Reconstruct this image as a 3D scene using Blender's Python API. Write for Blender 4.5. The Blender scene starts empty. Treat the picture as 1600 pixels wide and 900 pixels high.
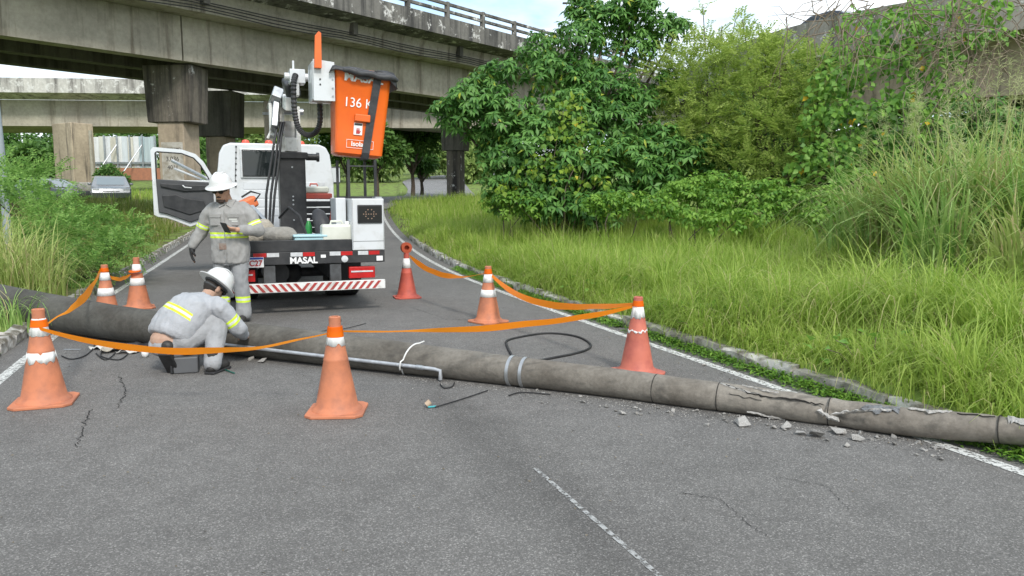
import bpy, bmesh, math, random
import numpy as np
from mathutils import Vector, Matrix, Euler, noise
random.seed(7); rng = np.random.default_rng(7)
R = math.radians
scn = bpy.context.scene
col = scn.collection
# ---------------------------------------------------------------- camera, sky, sun, exposure
HC = 1.57; PITCH = R(6.75); FPX = 1200.0
cam_d = bpy.data.cameras.new('camera'); cam = bpy.data.objects.new('camera', cam_d); col.objects.link(cam)
cam_d.sensor_width = 36; cam_d.lens = 36*FPX/1600; cam_d.clip_end = 3000; cam_d.clip_start = .05
cam.location = (0, 0, HC); cam.rotation_euler = (R(90)-PITCH, 0, 0); scn.camera = cam
SUN_EL = R(44); SUN_AZ = R(158)          # azimuth clockwise from +Y: behind the camera, to the right
world = bpy.data.worlds.new('World'); scn.world = world; world.use_nodes = True
nt = world.node_tree; nt.nodes.clear()
def wn(t, **k):
    n = nt.nodes.new(t)
    for a, b in k.items(): setattr(n, a, b)
    return n
sky = wn('ShaderNodeTexSky', sky_type='NISHITA', sun_disc=False, sun_elevation=SUN_EL, sun_rotation=SUN_AZ, dust_density=1.6, ozone_density=1.2)
tc = wn('ShaderNodeTexCoord'); sep = wn('ShaderNodeSeparateXYZ'); nt.links.new(tc.outputs['Generated'], sep.inputs[0])
mx = wn('ShaderNodeMath', operation='MAXIMUM'); mx.inputs[1].default_value = 0; nt.links.new(sep.outputs[2], mx.inputs[0])
ad = wn('ShaderNodeMath', operation='ADD'); ad.inputs[1].default_value = .22; nt.links.new(mx.outputs[0], ad.inputs[0])
dv = wn('ShaderNodeVectorMath', operation='DIVIDE'); nt.links.new(tc.outputs['Generated'], dv.inputs[0])
cmb = wn('ShaderNodeCombineXYZ')
for i in range(3): nt.links.new(ad.outputs[0], cmb.inputs[i])
nt.links.new(cmb.outputs[0], dv.inputs[1])
nz = wn('ShaderNodeTexNoise'); nz.inputs['Scale'].default_value = 1.35; nz.inputs['Detail'].default_value = 7; nz.inputs['Roughness'].default_value = .55
nt.links.new(dv.outputs[0], nz.inputs['Vector'])
rmp = wn('ShaderNodeValToRGB'); rmp.color_ramp.elements[0].position = .36; rmp.color_ramp.elements[1].position = .56
nt.links.new(nz.outputs['Fac'], rmp.inputs[0])
mixc = wn('ShaderNodeMix', data_type='RGBA'); mixc.inputs[7].default_value = (7.0, 7.4, 7.8, 1)
skb = wn('ShaderNodeMix', data_type='RGBA', blend_type='MIX'); skb.inputs[0].default_value = .45; skb.inputs[7].default_value = (3.6, 5.8, 7.6, 1)
nt.links.new(sky.outputs[0], skb.inputs[6]); nt.links.new(skb.outputs[2], mixc.inputs[6]); nt.links.new(rmp.outputs[0], mixc.inputs[0])
bg = wn('ShaderNodeBackground'); bg.inputs[1].default_value = .1; wo = wn('ShaderNodeOutputWorld')
nt.links.new(mixc.outputs[2], bg.inputs[0]); nt.links.new(bg.outputs[0], wo.inputs[0])
sl = bpy.data.lights.new('sun', 'SUN'); sl.energy = 1.5; sl.angle = R(10); sl.color = (1, .955, .89)
sun = bpy.data.objects.new('sun', sl); col.objects.link(sun)
sd = Vector((math.sin(SUN_AZ)*math.cos(SUN_EL), math.cos(SUN_AZ)*math.cos(SUN_EL), math.sin(SUN_EL)))
sun.rotation_euler = sd.to_track_quat('Z', 'Y').to_euler(); sun.location = sd*60
scn.view_settings.view_transform = 'Standard'; scn.view_settings.look = 'None'
scn.view_settings.exposure = 1.02; scn.view_settings.gamma = 1
scn.cycles.max_bounces = 4; scn.cycles.diffuse_bounces = 3; scn.cycles.glossy_bounces = 2; scn.cycles.transmission_bounces = 3
scn.render.resolution_x = 1024; scn.render.resolution_y = 576
# ---------------------------------------------------------------- helpers
CP, SP = math.cos(PITCH), math.sin(PITCH)
def ray(px, py):
    a = (px-800)/FPX; b = -(py-450)/FPX
    return Vector((a, CP+b*SP, -SP+b*CP))
def at(px, py, Y):
    d = ray(px, py); return Vector((0, 0, HC)) + d*(Y/d.y)
def onz(px, py, z=0.0):
    d = ray(px, py); return Vector((0, 0, HC)) + d*((z-HC)/d.z)
RA = R(20.5); UX, UY = -math.sin(RA), math.cos(RA); VX, VY = math.cos(RA), math.sin(RA)
def cen(s):
    return 1.18 + .0035*max(0., s-8)**2 if s < 40 else 1.18+.0035*32**2+.224*(s-40)
def sw(x, y):                      # world -> (along road, sideways from the road's middle)
    s = UX*x+UY*y; return s, VX*x+VY*y-cen(s)
def rw(s, w):                      # back again
    v = cen(s)+w; return UX*s+VX*v, UY*s+VY*v
def sst(a): a = min(1., max(0., a)); return a*a*(3-2*a)
def gz(x, y):
    z = 1.45*sst((y-14)/34.)
    if y > 58: z += .055*(y-58)*min(1, (y-58)/25)
    return min(z, 30)
def tz(x, y):                      # ground beside the road
    s, w = sw(x, y); z = gz(x, y); d = abs(w)-3.42
    if d > 0:
        z += .12*min(1, d/.08)
        if w > 0: z += .55*sst((d-.6)/8.)*sst((45-y)/15)
        else: z += .25*sst((d-.6)/6.)*sst((45-y)/15)
    return z
def put(o, label=None, cat=None, group=None, kind=None):
    if label: o['label'] = label
    if cat: o['category'] = cat
    if group: o['group'] = group
    if kind: o['kind'] = kind
    return o
def empty(name, loc=(0, 0, 0), rz=0, label=None, cat=None, group=None, kind=None):
    o = bpy.data.objects.new(name, None); col.objects.link(o); o.empty_display_size = .1
    o.location = loc; o.rotation_euler = (0, 0, rz); return put(o, label, cat, group, kind)
def link(name, me, parent=None):
    o = bpy.data.objects.new(name, me); col.objects.link(o)
    if parent: o.parent = parent
    return o
def copy_tree(o, parent=None):
    c = o.copy(); col.objects.link(c); c.parent = parent
    for ch in o.children: copy_tree(ch, c)
    return c
def frame(p0, p1):
    z = (Vector(p1)-Vector(p0)).normalized(); up = Vector((0, 0, 1)) if abs(z.z) < .95 else Vector((0, 1, 0))
    x = up.cross(z).normalized(); return x, z.cross(x), z
class MB:
    def __init__(s): s.v = []; s.f = []; s.m = []; s.M = None
    def add(s, vs, fs, mi=0):
        k = len(s.v)
        for p in vs:
            p = Vector(p); s.v.append(tuple(s.M @ p if s.M else p))
        for f in fs: s.f.append([i+k for i in f]); s.m.append(mi)
        return s
    def box(s, c, d, rot=None, mi=0, taper=1.0):
        x, y, z = d[0]/2, d[1]/2, d[2]/2; t = taper
        vs = [(-x, -y, -z), (x, -y, -z), (x, y, -z), (-x, y, -z), (-x*t, -y*t, z), (x*t, -y*t, z), (x*t, y*t, z), (-x*t, y*t, z)]
        E = Euler(rot).to_matrix() if rot else None
        vs = [(E @ Vector(p) if E else Vector(p))+Vector(c) for p in vs]
        return s.add(vs, [(3, 2, 1, 0), (4, 5, 6, 7), (0, 1, 5, 4), (1, 2, 6, 5), (2, 3, 7, 6), (3, 0, 4, 7)], mi)
    def b2(s, a, b, mi=0):
        return s.box([(a[i]+b[i])/2 for i in range(3)], [abs(b[i]-a[i]) for i in range(3)], None, mi)
    def tube(s, pts, r, n=8, caps=True, mi=0, squash=None):
        pts = [Vector(p) for p in pts]; k = len(pts)
        rr = r if isinstance(r, (list, tuple)) else [r]*k
        vs = []; fs = []; ox = None
        for i, p in enumerate(pts):
            t = (pts[min(i+1, k-1)]-pts[max(i-1, 0)]).normalized()
            if ox is None:
                up = Vector((0, 0, 1)) if abs(t.z) < .9 else Vector((1, 0, 0)); ox = up.cross(t).normalized()
            else: ox = (ox-t*ox.dot(t)).normalized()
            oy = t.cross(ox)
            for j in range(n):
                a = 2*math.pi*j/n; vs.append(p+ox*(rr[i]*math.cos(a))+oy*(rr[i]*math.sin(a)*(squash or 1)))
        for i in range(k-1):
            for j in range(n):
                fs.append((i*n+j, i*n+(j+1) % n, (i+1)*n+(j+1) % n, (i+1)*n+j))
        if caps: fs.append(tuple(reversed(range(n)))); fs.append(tuple(range((k-1)*n, k*n)))
        return s.add(vs, fs, mi)
    def cyl(s, a, b, r, r2=None, n=12, mi=0): return s.tube([a, b], [r, r if r2 is None else r2], n, True, mi)
    def lathe(s, prof, n=24, c=(0, 0, 0), mi=0, mis=None):
        vs = []; fs = []; k = len(prof)
        for r, z in prof:
            for j in range(n):
                a = 2*math.pi*j/n; vs.append((c[0]+r*math.cos(a), c[1]+r*math.sin(a), c[2]+z))
        for i in range(k-1):
            for j in range(n): fs.append((i*n+j, i*n+(j+1) % n, (i+1)*n+(j+1) % n, (i+1)*n+j))
        fs.append(tuple(reversed(range(n)))); fs.append(tuple(range((k-1)*n, k*n)))
        return s.add(vs, fs, mi)
    def ell(s, c, r, n=10, mi=0, M=None):
        vs = []; fs = []
        for i in range(n+1):
            ph = math.pi*i/n
            for j in range(2*n):
                a = math.pi*j/n; p = Vector((r[0]*math.sin(ph)*math.cos(a), r[1]*math.sin(ph)*math.sin(a), r[2]*math.cos(ph)))
                vs.append((M @ p if M else p)+Vector(c))
        for i in range(n):
            for j in range(2*n): fs.append((i*2*n+j, (i+1)*2*n+j, (i+1)*2*n+(j+1) % (2*n), i*2*n+(j+1) % (2*n)))
        return s.add(vs, fs, mi)
    def prism(s, poly, a, b, axis=1, mi=0):     # polygon in the two other axes, extruded along axis from a to b
        n = len(poly)
        def P(p, t):
            q = list(p); q.insert(axis, t); return q
        vs = [P(p, a) for p in poly]+[P(p, b) for p in poly]
        fs = [tuple(range(n)), tuple(reversed(range(n, 2*n)))]+[(i, i+n, (i+1) % n+n, (i+1) % n) for i in range(n)]
        return s.add(vs, fs, mi)
    def mesh(s, name):
        me = bpy.data.meshes.new(name); me.from_pydata(s.v, [], s.f); me.update(); return me
    def build(s, name, mats, parent=None, smooth=0, bevel=0, seg=2, loc=None, fixn=True, kind=None):
        me = s.mesh(name)
        if fixn:
            bm = bmesh.new(); bm.from_mesh(me); bmesh.ops.remove_doubles(bm, verts=bm.verts, dist=1e-5)
            bmesh.ops.recalc_face_normals(bm, faces=bm.faces); bm.to_mesh(me); bm.free()
        mats = mats if isinstance(mats, (list, tuple)) else [mats]
        for m in mats: me.materials.append(m)
        if len(mats) > 1 and len(me.polygons) == len(s.m): me.polygons.foreach_set('material_index', s.m)
        if smooth:
            me.polygons.foreach_set('use_smooth', [True]*len(me.polygons)); me.set_sharp_from_angle(angle=R(smooth))
        o = link(name, me, parent)
        if bevel:
            b = o.modifiers.new('bevel', 'BEVEL'); b.width = bevel; b.segments = seg; b.limit_method = 'ANGLE'; b.angle_limit = R(35)
            me.polygons.foreach_set('use_smooth', [True]*len(me.polygons)); b.harden_normals = True
            if not smooth: me.set_sharp_from_angle(angle=R(50))
        if loc: o.location = loc
        if kind: o['kind'] = kind
        return o
def nmesh(name, V, F, mat, parent=None, smooth=False):      # numpy arrays: V (n,3), F (m,k) all the same k
    me = bpy.data.meshes.new(name); n, k = F.shape
    me.vertices.add(len(V)); me.vertices.foreach_set('co', V.astype(np.float32).ravel())
    me.loops.add(n*k); me.loops.foreach_set('vertex_index', F.astype(np.int32).ravel())
    me.polygons.add(n); me.polygons.foreach_set('loop_start', np.arange(0, n*k, k, dtype=np.int32))
    try: me.polygons.foreach_set('loop_total', np.full(n, k, dtype=np.int32))
    except Exception: pass
    if smooth: me.polygons.foreach_set('use_smooth', np.ones(n, dtype=bool))
    me.update(calc_edges=True); me.validate()
    me.materials.append(mat); return link(name, me, parent)
def text(body, size, m, parent, M, name='lettering', ext=.002, wide=1.0, bold=0):
    c = bpy.data.curves.new('t', 'FONT'); c.body = body; c.size = size; c.extrude = ext; c.align_x = 'CENTER'; c.align_y = 'CENTER'; c.offset = bold
    t = bpy.data.objects.new('t', c); col.objects.link(t); dg = bpy.context.evaluated_depsgraph_get()
    me = bpy.data.meshes.new_from_object(t.evaluated_get(dg)); bpy.data.objects.remove(t); bpy.data.curves.remove(c)
    me.transform(M @ Matrix.Diagonal((wide, 1, 1, 1))); me.materials.clear(); me.materials.append(m); me.name = name
    return link(name, me, parent)
# ---------------------------------------------------------------- materials
def newmat(name):
    m = bpy.data.materials.new(name); m.use_nodes = True; t = m.node_tree
    return m, t, t.nodes['Principled BSDF'], t.nodes['Material Output']
def N(t, typ, ins=None, **k):
    n = t.nodes.new(typ)
    for a, b in k.items(): setattr(n, a, b)
    for a, b in (ins or {}).items():
        if isinstance(b, bpy.types.NodeSocket): t.links.new(b, n.inputs[a])
        else: n.inputs[a].default_value = b
    return n
def ramp(t, fac, stops):
    n = t.nodes.new('ShaderNodeValToRGB'); t.links.new(fac, n.inputs[0]); e = n.color_ramp.elements
    while len(e) < len(stops): e.new(.5)
    for x, (p, c) in zip(e, stops):
        x.position = p; x.color = (c, c, c, 1) if not isinstance(c, (tuple, list)) else tuple(c)+(1,)
    return n.outputs[0]
def mixc_(t, fac, a, b, mode='MIX'):
    n = t.nodes.new('ShaderNodeMix'); n.data_type = 'RGBA'; n.blend_type = mode
    for i, x in ((0, fac), (6, a), (7, b)):
        if isinstance(x, bpy.types.NodeSocket): t.links.new(x, n.inputs[i])
        else: n.inputs[i].default_value = x if i == 0 else tuple(x)+(1,)
    return n.outputs[2]
def pm(name, c1, c2=None, scale=6, rough=.6, metal=0, bump=0, bscale=None, spec=.4, lo=.35, hi=.65, coat=0, detail=6, stretch=(1, 1, 1)):
    m, t, p, o = newmat(name)
    p.inputs['Roughness'].default_value = rough; p.inputs['Metallic'].default_value = metal; p.inputs['Specular IOR Level'].default_value = spec
    if coat: p.inputs['Coat Weight'].default_value = coat; p.inputs['Coat Roughness'].default_value = .1
    c = N(t, 'ShaderNodeTexCoord'); mp = N(t, 'ShaderNodeMapping', {'Vector': c.outputs['Object'], 'Scale': stretch})
    if c2:
        n = N(t, 'ShaderNodeTexNoise', {'Vector': mp.outputs[0], 'Scale': scale, 'Detail': detail, 'Roughness': .6})
        f = ramp(t, n.outputs['Fac'], [(lo, 0), (hi, 1)])
        t.links.new(mixc_(t, f, c1, c2), p.inputs['Base Color'])
    else: p.inputs['Base Color'].default_value = tuple(c1)+(1,)
    if bump:
        n2 = N(t, 'ShaderNodeTexNoise', {'Vector': mp.outputs[0], 'Scale': bscale or scale*4, 'Detail': 5})
        b = N(t, 'ShaderNodeBump', {'Height': n2.outputs['Fac'], 'Strength': bump, 'Distance': .02}); t.links.new(b.outputs[0], p.inputs['Normal'])
    return m
def leafmat(name, c1, c2, c3=None, trans=.35, rough=.45, f3=.06, big=.6):
    m, t, p, o = newmat(name); g = N(t, 'ShaderNodeNewGeometry')
    p.inputs['Roughness'].default_value = rough; p.inputs['Specular IOR Level'].default_value = .35
    nz = N(t, 'ShaderNodeTexNoise', {'Vector': g.outputs['Position'], 'Scale': big, 'Detail': 2})
    a = N(t, 'ShaderNodeMath', {0: g.outputs['Random Per Island'], 1: nz.outputs['Fac']}, operation='ADD')
    f = ramp(t, a.outputs[0], [(.5, 0), (1.3 if False else 1.0, 1)]) if False else ramp(t, N(t, 'ShaderNodeMath', {0: a.outputs[0], 1: .5}, operation='MULTIPLY').outputs[0], [(.25, 0), (.75, 1)])
    c = mixc_(t, f, c1, c2)
    if c3:
        w = N(t, 'ShaderNodeTexWhiteNoise', {'W': g.outputs['Random Per Island']}, noise_dimensions='1D')
        c = mixc_(t, ramp(t, w.outputs['Value'], [(1-f3-.01, 0), (1-f3, 1)]), c, c3)
    t.links.new(c, p.inputs['Base Color'])
    tr = N(t, 'ShaderNodeBsdfTranslucent'); cc = mixc_(t, .5, c, (.45, .55, .05), 'MULTIPLY')
    br = N(t, 'ShaderNodeBrightContrast', {'Color': c, 'Bright': .0}); t.links.new(br.outputs[0], tr.inputs[0])
    ms = N(t, 'ShaderNodeMixShader', {0: trans}); t.links.new(p.outputs[0], ms.inputs[1]); t.links.new(tr.outputs[0], ms.inputs[2])
    t.links.new(ms.outputs[0], o.inputs[0]); return m
# ================================================================ the setting: ground, road, kerbs
def asphalt(name, base, worn=False):
    m, t, p, o = newmat(name); g = N(t, 'ShaderNodeNewGeometry'); P = g.outputs['Position']
    agg = N(t, 'ShaderNodeTexVoronoi', {'Vector': P, 'Scale': 150., 'Randomness': 1.}); 
    n1 = N(t, 'ShaderNodeTexNoise', {'Vector': P, 'Scale': 120., 'Detail': 4, 'Roughness': .7})
    n2 = N(t, 'ShaderNodeTexNoise', {'Vector': P, 'Scale': .55, 'Detail': 6, 'Roughness': .62})
    n3 = N(t, 'ShaderNodeTexNoise', {'Vector': P, 'Scale': 4.5, 'Detail': 7, 'Roughness': .7})
    sepc = N(t, 'ShaderNodeSeparateColor', {0: agg.outputs['Color']})
    st = ramp(t, sepc.outputs[0], [(.0, .68), (.6, .94), (.85, 1.15), (.97, 1.8)])
    c = mixc_(t, 1., mixc_(t, n2.outputs['Fac'], [b*.74 for b in base], [b*1.22 for b in base]), st, 'MULTIPLY')
    c = mixc_(t, 1., c, ramp(t, n1.outputs['Fac'], [(.3, .7), (.7, 1.28)]), 'MULTIPLY')
    c = mixc_(t, 1., c, ramp(t, n3.outputs['Fac'], [(.3, .86), (.68, 1.1)]), 'MULTIPLY')
    if worn:                      # tar-dark seam beside the worn centre line and darker gutters: stains of the surface itself
        mp = N(t, 'ShaderNodeMapping', {'Vector': P, 'Rotation': (0, 0, -RA)}); sx = N(t, 'ShaderNodeSeparateXYZ', {0: mp.outputs[0]})
        wob = N(t, 'ShaderNodeMath', {0: n3.outputs['Fac'], 1: .34, 2: -.17}, operation='MULTIPLY_ADD')
        off = N(t, 'ShaderNodeMath', {0: sx.outputs[0], 1: wob.outputs[0]}, operation='ADD')
        d = N(t, 'ShaderNodeMath', {0: off.outputs[0], 1: 1.56}, operation='SUBTRACT'); a = N(t, 'ShaderNodeMath', {0: d.outputs[0]}, operation='ABSOLUTE')
        f = ramp(t, N(t, 'ShaderNodeMath', {0: a.outputs[0], 1: N(t, 'ShaderNodeMath', {0: N(t, 'ShaderNodeMath', {0: sx.outputs[1], 1: 5.}, operation='SUBTRACT').outputs[0], 1: .12, 2: 0.}, operation='MULTIPLY_ADD', use_clamp=True).outputs[0]}, operation='ADD').outputs[0], [(.03, .76), (.36, 1)])
        c = mixc_(t, 1., c, f, 'MULTIPLY')
    t.links.new(c, p.inputs['Base Color']); p.inputs['Roughness'].default_value = .82; p.inputs['Specular IOR Level'].default_value = .3
    b = N(t, 'ShaderNodeBump', {'Height': n1.outputs['Fac'], 'Strength': .4, 'Distance': .005})
    b2 = N(t, 'ShaderNodeBump', {'Height': agg.outputs['Distance'], 'Strength': .3, 'Distance': .006, 'Normal': b.outputs[0]})
    t.links.new(b2.outputs[0], p.inputs['Normal']); return m
M_asph = asphalt('asphalt', (.15, .143, .134), True); M_asph2 = asphalt('pale_asphalt', (.2, .195, .19))
M_soil = pm('grassy_soil', (.1, .085, .05), (.17, .24, .06), 2.2, .98, bump=1., bscale=16, spec=.1, lo=.36, hi=.52)
def paintmat(name, cut):
    m, t, p, o = newmat(name); g = N(t, 'ShaderNodeNewGeometry')
    n1 = N(t, 'ShaderNodeTexNoise', {'Vector': g.outputs['Position'], 'Scale': 26., 'Detail': 8, 'Roughness': .75})
    f = ramp(t, n1.outputs['Fac'], [(cut-.04, 0), (cut+.05, 1)])
    p.inputs['Base Color'].default_value = (.56, .56, .53, 1); p.inputs['Roughness'].default_value = .8
    tr = N(t, 'ShaderNodeBsdfTransparent'); ms = N(t, 'ShaderNodeMixShader', {0: f}); t.links.new(tr.outputs[0], ms.inputs[1]); t.links.new(p.outputs[0], ms.inputs[2]); t.links.new(ms.outputs[0], o.inputs[0]); return m
M_line = paintmat('road_paint', .46); M_linew = paintmat('worn_road_paint', .48); M_linew.node_tree.nodes['Principled BSDF'].inputs['Base Color'].default_value = (.33, .33, .32, 1)
# terrain: a curvilinear sheet whose lines follow the road
S = [-60, -30, -14]+[-14+.75*i for i in range(1, 74)]+[42+1.5*i for i in range(1, 26)]+[85, 95, 110, 130, 160, 220, 320, 500, 900]
W = [-900, -400, -220, -140, -100, -80]+[-70+3*i for i in range(0, 19)]+[-14+1.*i for i in range(0, 10)]+[-4.4, -3.9, -3.52, -3.44, -3.3, -3.2, 0, 3.2, 3.3, 3.44, 3.52, 3.9, 4.4]+[5+.8*i for i in range(0, 14)]+[17+2.5*i for i in range(0, 16)]+[65, 80, 100, 140, 220, 400, 900]
V = []
for s in S:
    for w in W:
        x, y = rw(s, w); V.append((x, y, tz(x, y)-(.07 if abs(w) < 3.35 and s < 42 else 0)))
nw = len(W); F = [(i*nw+j, i*nw+j+1, (i+1)*nw+j+1, (i+1)*nw+j) for i in range(len(S)-1) for j in range(nw-1)]
o = nmesh('ground', np.array(V), np.array(F), M_soil, None, True); o['kind'] = 'structure'
def strip(ss, w0, w1, dz, m, name, parent=None, wf=None):
    V = []; F = []
    for i, s in enumerate(ss):
        for w in (w0, w1):
            x, y = rw(s, w); V.append((x, y, gz(x, y)+dz))
        if i: F.append((2*i-2, 2*i-1, 2*i+1, 2*i))
    return nmesh(name, np.array(V), np.array(F), m, parent)
ss = [-14+.75*i for i in range(0, 75)]
road = strip(ss, -3.33, 3.33, 0, M_asph, 'road'); road['kind'] = 'structure'
strip(ss, 3.0, 3.1, .004, M_line, 'edge_line', road); strip(ss, -3.1, -3.0, .004, M_line, 'edge_line', road)
strip([2.5+.15*i for i in range(0, 11)], .445, .472, .004, M_linew, 'centre_line', road)
M_crack = pm('crack', (.012, .012, .012), None, rough=.95)
def ribbon(pts, wid, m, name, parent, z=.0045, jit=.0):
    V = []; F = []
    for i, p in enumerate(pts):
        p = Vector(p); q = Vector(pts[min(i+1, len(pts)-1)])-Vector(pts[max(i-1, 0)]); n = Vector((-q.y, q.x, 0)).normalized()
        ww = wid*(.35+random.random()); ww *= min(1, .3+min(i, len(pts)-1-i)*.5)
        for k in (-1, 1):
            v = p+n*(k*ww/2); V.append((v.x, v.y, gz(v.x, v.y)+z))
        if i: F.append((2*i-2, 2*i-1, 2*i+1, 2*i))
    return nmesh(name, np.array(V), np.array(F), m, parent)
def jag(pix, n=22, j=.009):
    P = [onz(*p) for p in pix]; out = []
    for a, b in zip(P, P[1:]):
        for i in range(n):
            q = a.lerp(b, i/n); out.append(q+Vector((random.gauss(0, j), random.gauss(0, j), 0)))
    return out
for pix, w_ in (([(186, 588), (198, 612), (180, 642)], .012), ([(141, 640), (128, 676), (118, 700)], .012), ([(1200, 840), (1120, 780), (1060, 770)], .006), ([(640, 480), (700, 500), (742, 500)], .009),
               ([(1205, 745), (1290, 760), (1330, 800)], .004)):
    ribbon(jag(pix), w_*.6, M_crack, 'crack', road)
# far junction and the lane climbing the hill
def polyroad(pts, wids, name, m, dz=.05):
    P = [Vector((a, b, 0)) for a, b in pts]; V = []; F = []; fine = []; fw = []
    for i in range(len(P)-1):
        p0, p1, p2, p3 = P[max(i-1, 0)], P[i], P[i+1], P[min(i+2, len(P)-1)]
        for k in range(8):
            u = k/8; fine.append(.5*((2*p1)+(p2-p0)*u+(2*p0-5*p1+4*p2-p3)*u*u+(3*p1-p0-3*p2+p3)*u**3)); fw.append(wids[i]*(1-u)+wids[i+1]*u)
    fine.append(P[-1]); fw.append(wids[-1])
    for i, p in enumerate(fine):
        q = fine[min(i+1, len(fine)-1)]-fine[max(i-1, 0)]; n = Vector((q.y, -q.x, 0)).normalized()
        for k in (-1, -.33, .33, 1):
            v = p+n*(k*fw[i]/2); V.append((v.x, v.y, max(gz(v.x, v.y), tz(v.x, v.y))+dz))
        if i:
            for k in range(3): F.append((4*i-4+k, 4*i-3+k, 4*i+1+k, 4*i+k))
    o = nmesh(name, np.array(V), np.array(F), m); o['kind'] = 'structure'; return fine
HILL = polyroad([(-9.2, 36), (-7.2, 43), (-5.9, 50), (-5.6, 60), (-7.2, 76), (-9.3, 92), (-8.2, 112), (2, 135)], [7, 7, 6.5, 6, 6, 7, 7, 7], 'hill_road', M_asph2, .05)
CROSS = polyroad([(-15, 43.3), (-12, 44), (-8, 45), (0, 46.5), (14, 47)], [5, 5.5, 6, 5, 5], 'cross_road', M_asph2, .075)
# kerbs: each stone its own piece
M_kerb = pm('kerb_stone', (.36, .34, .3), (.1, .095, .07), 5, .9, bump=.6, bscale=30, lo=.38, hi=.62)
M_kerbw = pm('whitewashed_kerb_stone', (.55, .53, .49), (.14, .125, .095), 6, .9, bump=.6, bscale=30, lo=.4, hi=.6)
def kerb_stone_mesh(L, seed):
    r = random.Random(seed); m = MB(); n = 5; pr = [(-.075, -.18), (.075, -.18), (.078, .02), (.05, .055), (-.055, .06), (-.08, .02)]
    vs = []; fs = []
    for i in range(n+1):
        for a, b in pr: vs.append((a+r.gauss(0, .008), (i/n-.5)*L, b+r.gauss(0, .009)))
    k = len(pr)
    for i in range(n):
        for j in range(k): fs.append((i*k+j, i*k+(j+1) % k, (i+1)*k+(j+1) % k, (i+1)*k+j))
    fs += [tuple(range(k)), tuple(reversed(range(n*k, n*k+k)))]
    m.add(vs, fs); return m
def kerbs(side, s0, s1, L, name, mats):
    protos = []
    base = strip([s0-.5+.75*i for i in range(0, int((s1-s0)/.75)+2)], side*3.32, side*3.47, .02, M_soil, name); base['kind'] = 'structure'
    s = s0; i = 0
    while s < s1:
        if i < 5: ob = kerb_stone_mesh(L*.97, i*7+int(side)).build('kerb_stone', mats[i % 2], base, smooth=40); protos.append(ob)
        else: ob = bpy.data.objects.new('kerb_stone', random.choice(protos).data); col.objects.link(ob); ob.parent = base
        x, y = rw(s+L/2, side*3.395); x2, y2 = rw(s+L, side*3.395); x1, y1 = rw(s, side*3.395)
        ob.location = (x, y, gz(x, y)+.065+random.uniform(-.012, .018)); ob.rotation_euler = (math.atan2(gz(x2, y2)-gz(x1, y1), L)+random.gauss(0, .008), random.gauss(0, .03), math.atan2(y2-y1, x2-x1)-math.pi/2+random.gauss(0, .012))
        s += L; i += 1
kerbs(1, 1.2, 23, 1.0, 'kerb_right', (M_kerbw, M_kerb)); kerbs(-1, 5, 32, .55, 'kerb_left', (M_kerb, M_kerbw))
# ================================================================ viaducts
def concrete(name, base, dark, streak=.5, white=0, moss=0):
    m, t, p, o = newmat(name); g = N(t, 'ShaderNodeNewGeometry'); P = g.outputs['Position']
    mp = N(t, 'ShaderNodeMapping', {'Vector': P, 'Scale': (2.2, 2.2, .16)})
    n1 = N(t, 'ShaderNodeTexNoise', {'Vector': mp.outputs[0], 'Scale': 1.1, 'Detail': 9, 'Roughness': .68})
    n2 = N(t, 'ShaderNodeTexNoise', {'Vector': P, 'Scale': .45, 'Detail': 8, 'Roughness': .6})
    n3 = N(t, 'ShaderNodeTexNoise', {'Vector': P, 'Scale': 6., 'Detail': 8, 'Roughness': .7})
    c = mixc_(t, ramp(t, n2.outputs['Fac'], [(.35, 0), (.68, 1)]), base, [b*.66 for b in base])
    c = mixc_(t, ramp(t, n1.outputs['Fac'], [(.62-.3*streak, 0), (.74-.2*streak, 1)]), c, dark)
    if white: c = mixc_(t, ramp(t, N(t, 'ShaderNodeTexNoise', {'Vector': P, 'Scale': 1.7, 'Detail': 9, 'Roughness': .72}).outputs['Fac'], [(.62-white*.2, 0), (.68-white*.2, 1)]), c, (.6, .59, .56))
    c = mixc_(t, 1., c, ramp(t, n3.outputs['Fac'], [(.3, .78), (.7, 1.12)]), 'MULTIPLY')
    t.links.new(c, p.inputs['Base Color']); p.inputs['Roughness'].default_value = .9
    b = N(t, 'ShaderNodeBump', {'Height': n3.outputs['Fac'], 'Strength': .35, 'Distance': .03}); t.links.new(b.outputs[0], p.inputs['Normal']); return m
C_gird = concrete('girder_concrete', (.42, .385, .31), (.16, .135, .1), .34)
C_par = concrete('weathered_parapet', (.2, .19, .17), (.05, .048, .045), .62, .3)
C_pale = concrete('pale_parapet', (.56, .54, .5), (.13, .12, .11), .5, .5)
C_pier = concrete('pier_concrete', (.46, .375, .275), (.1, .082, .065), .36)
C_cap = concrete('stained_cap', (.21, .185, .15), (.035, .031, .028), .66, .12)
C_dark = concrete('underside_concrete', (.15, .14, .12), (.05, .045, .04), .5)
def extrude_path(path, poly, name, m, parent, smooth=0):
    """path: list of (x,y,z); poly: (offset to the right of travel, height)"""
    mb = MB(); vs = []; fs = []; k = len(poly)
    for i, p in enumerate(path):
        a = Vector(path[max(i-1, 0)]); b = Vector(path[min(i+1, len(path)-1)]); d = b-a; n = Vector((d.y, -d.x, 0)).normalized()
        for o_, h in poly: vs.append((p[0]+n.x*o_, p[1]+n.y*o_, p[2]+h))
    for i in range(len(path)-1):
        for j in range(k): fs.append((i*k+j, i*k+(j+1) % k, (i+1)*k+(j+1) % k, (i+1)*k+j))
    fs += [tuple(range(k)), tuple(reversed(range((len(path)-1)*k, len(path)*k)))]
    mb.add(vs, fs); return mb.build(name, m, parent, smooth)
BD = Vector((.6, .8, .009)); B0 = Vector((-10.6, 26, 6.0)); BN = Vector((.8, -.6, 0))      # travel, bottom edge of the near girder, toward the viewer
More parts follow.
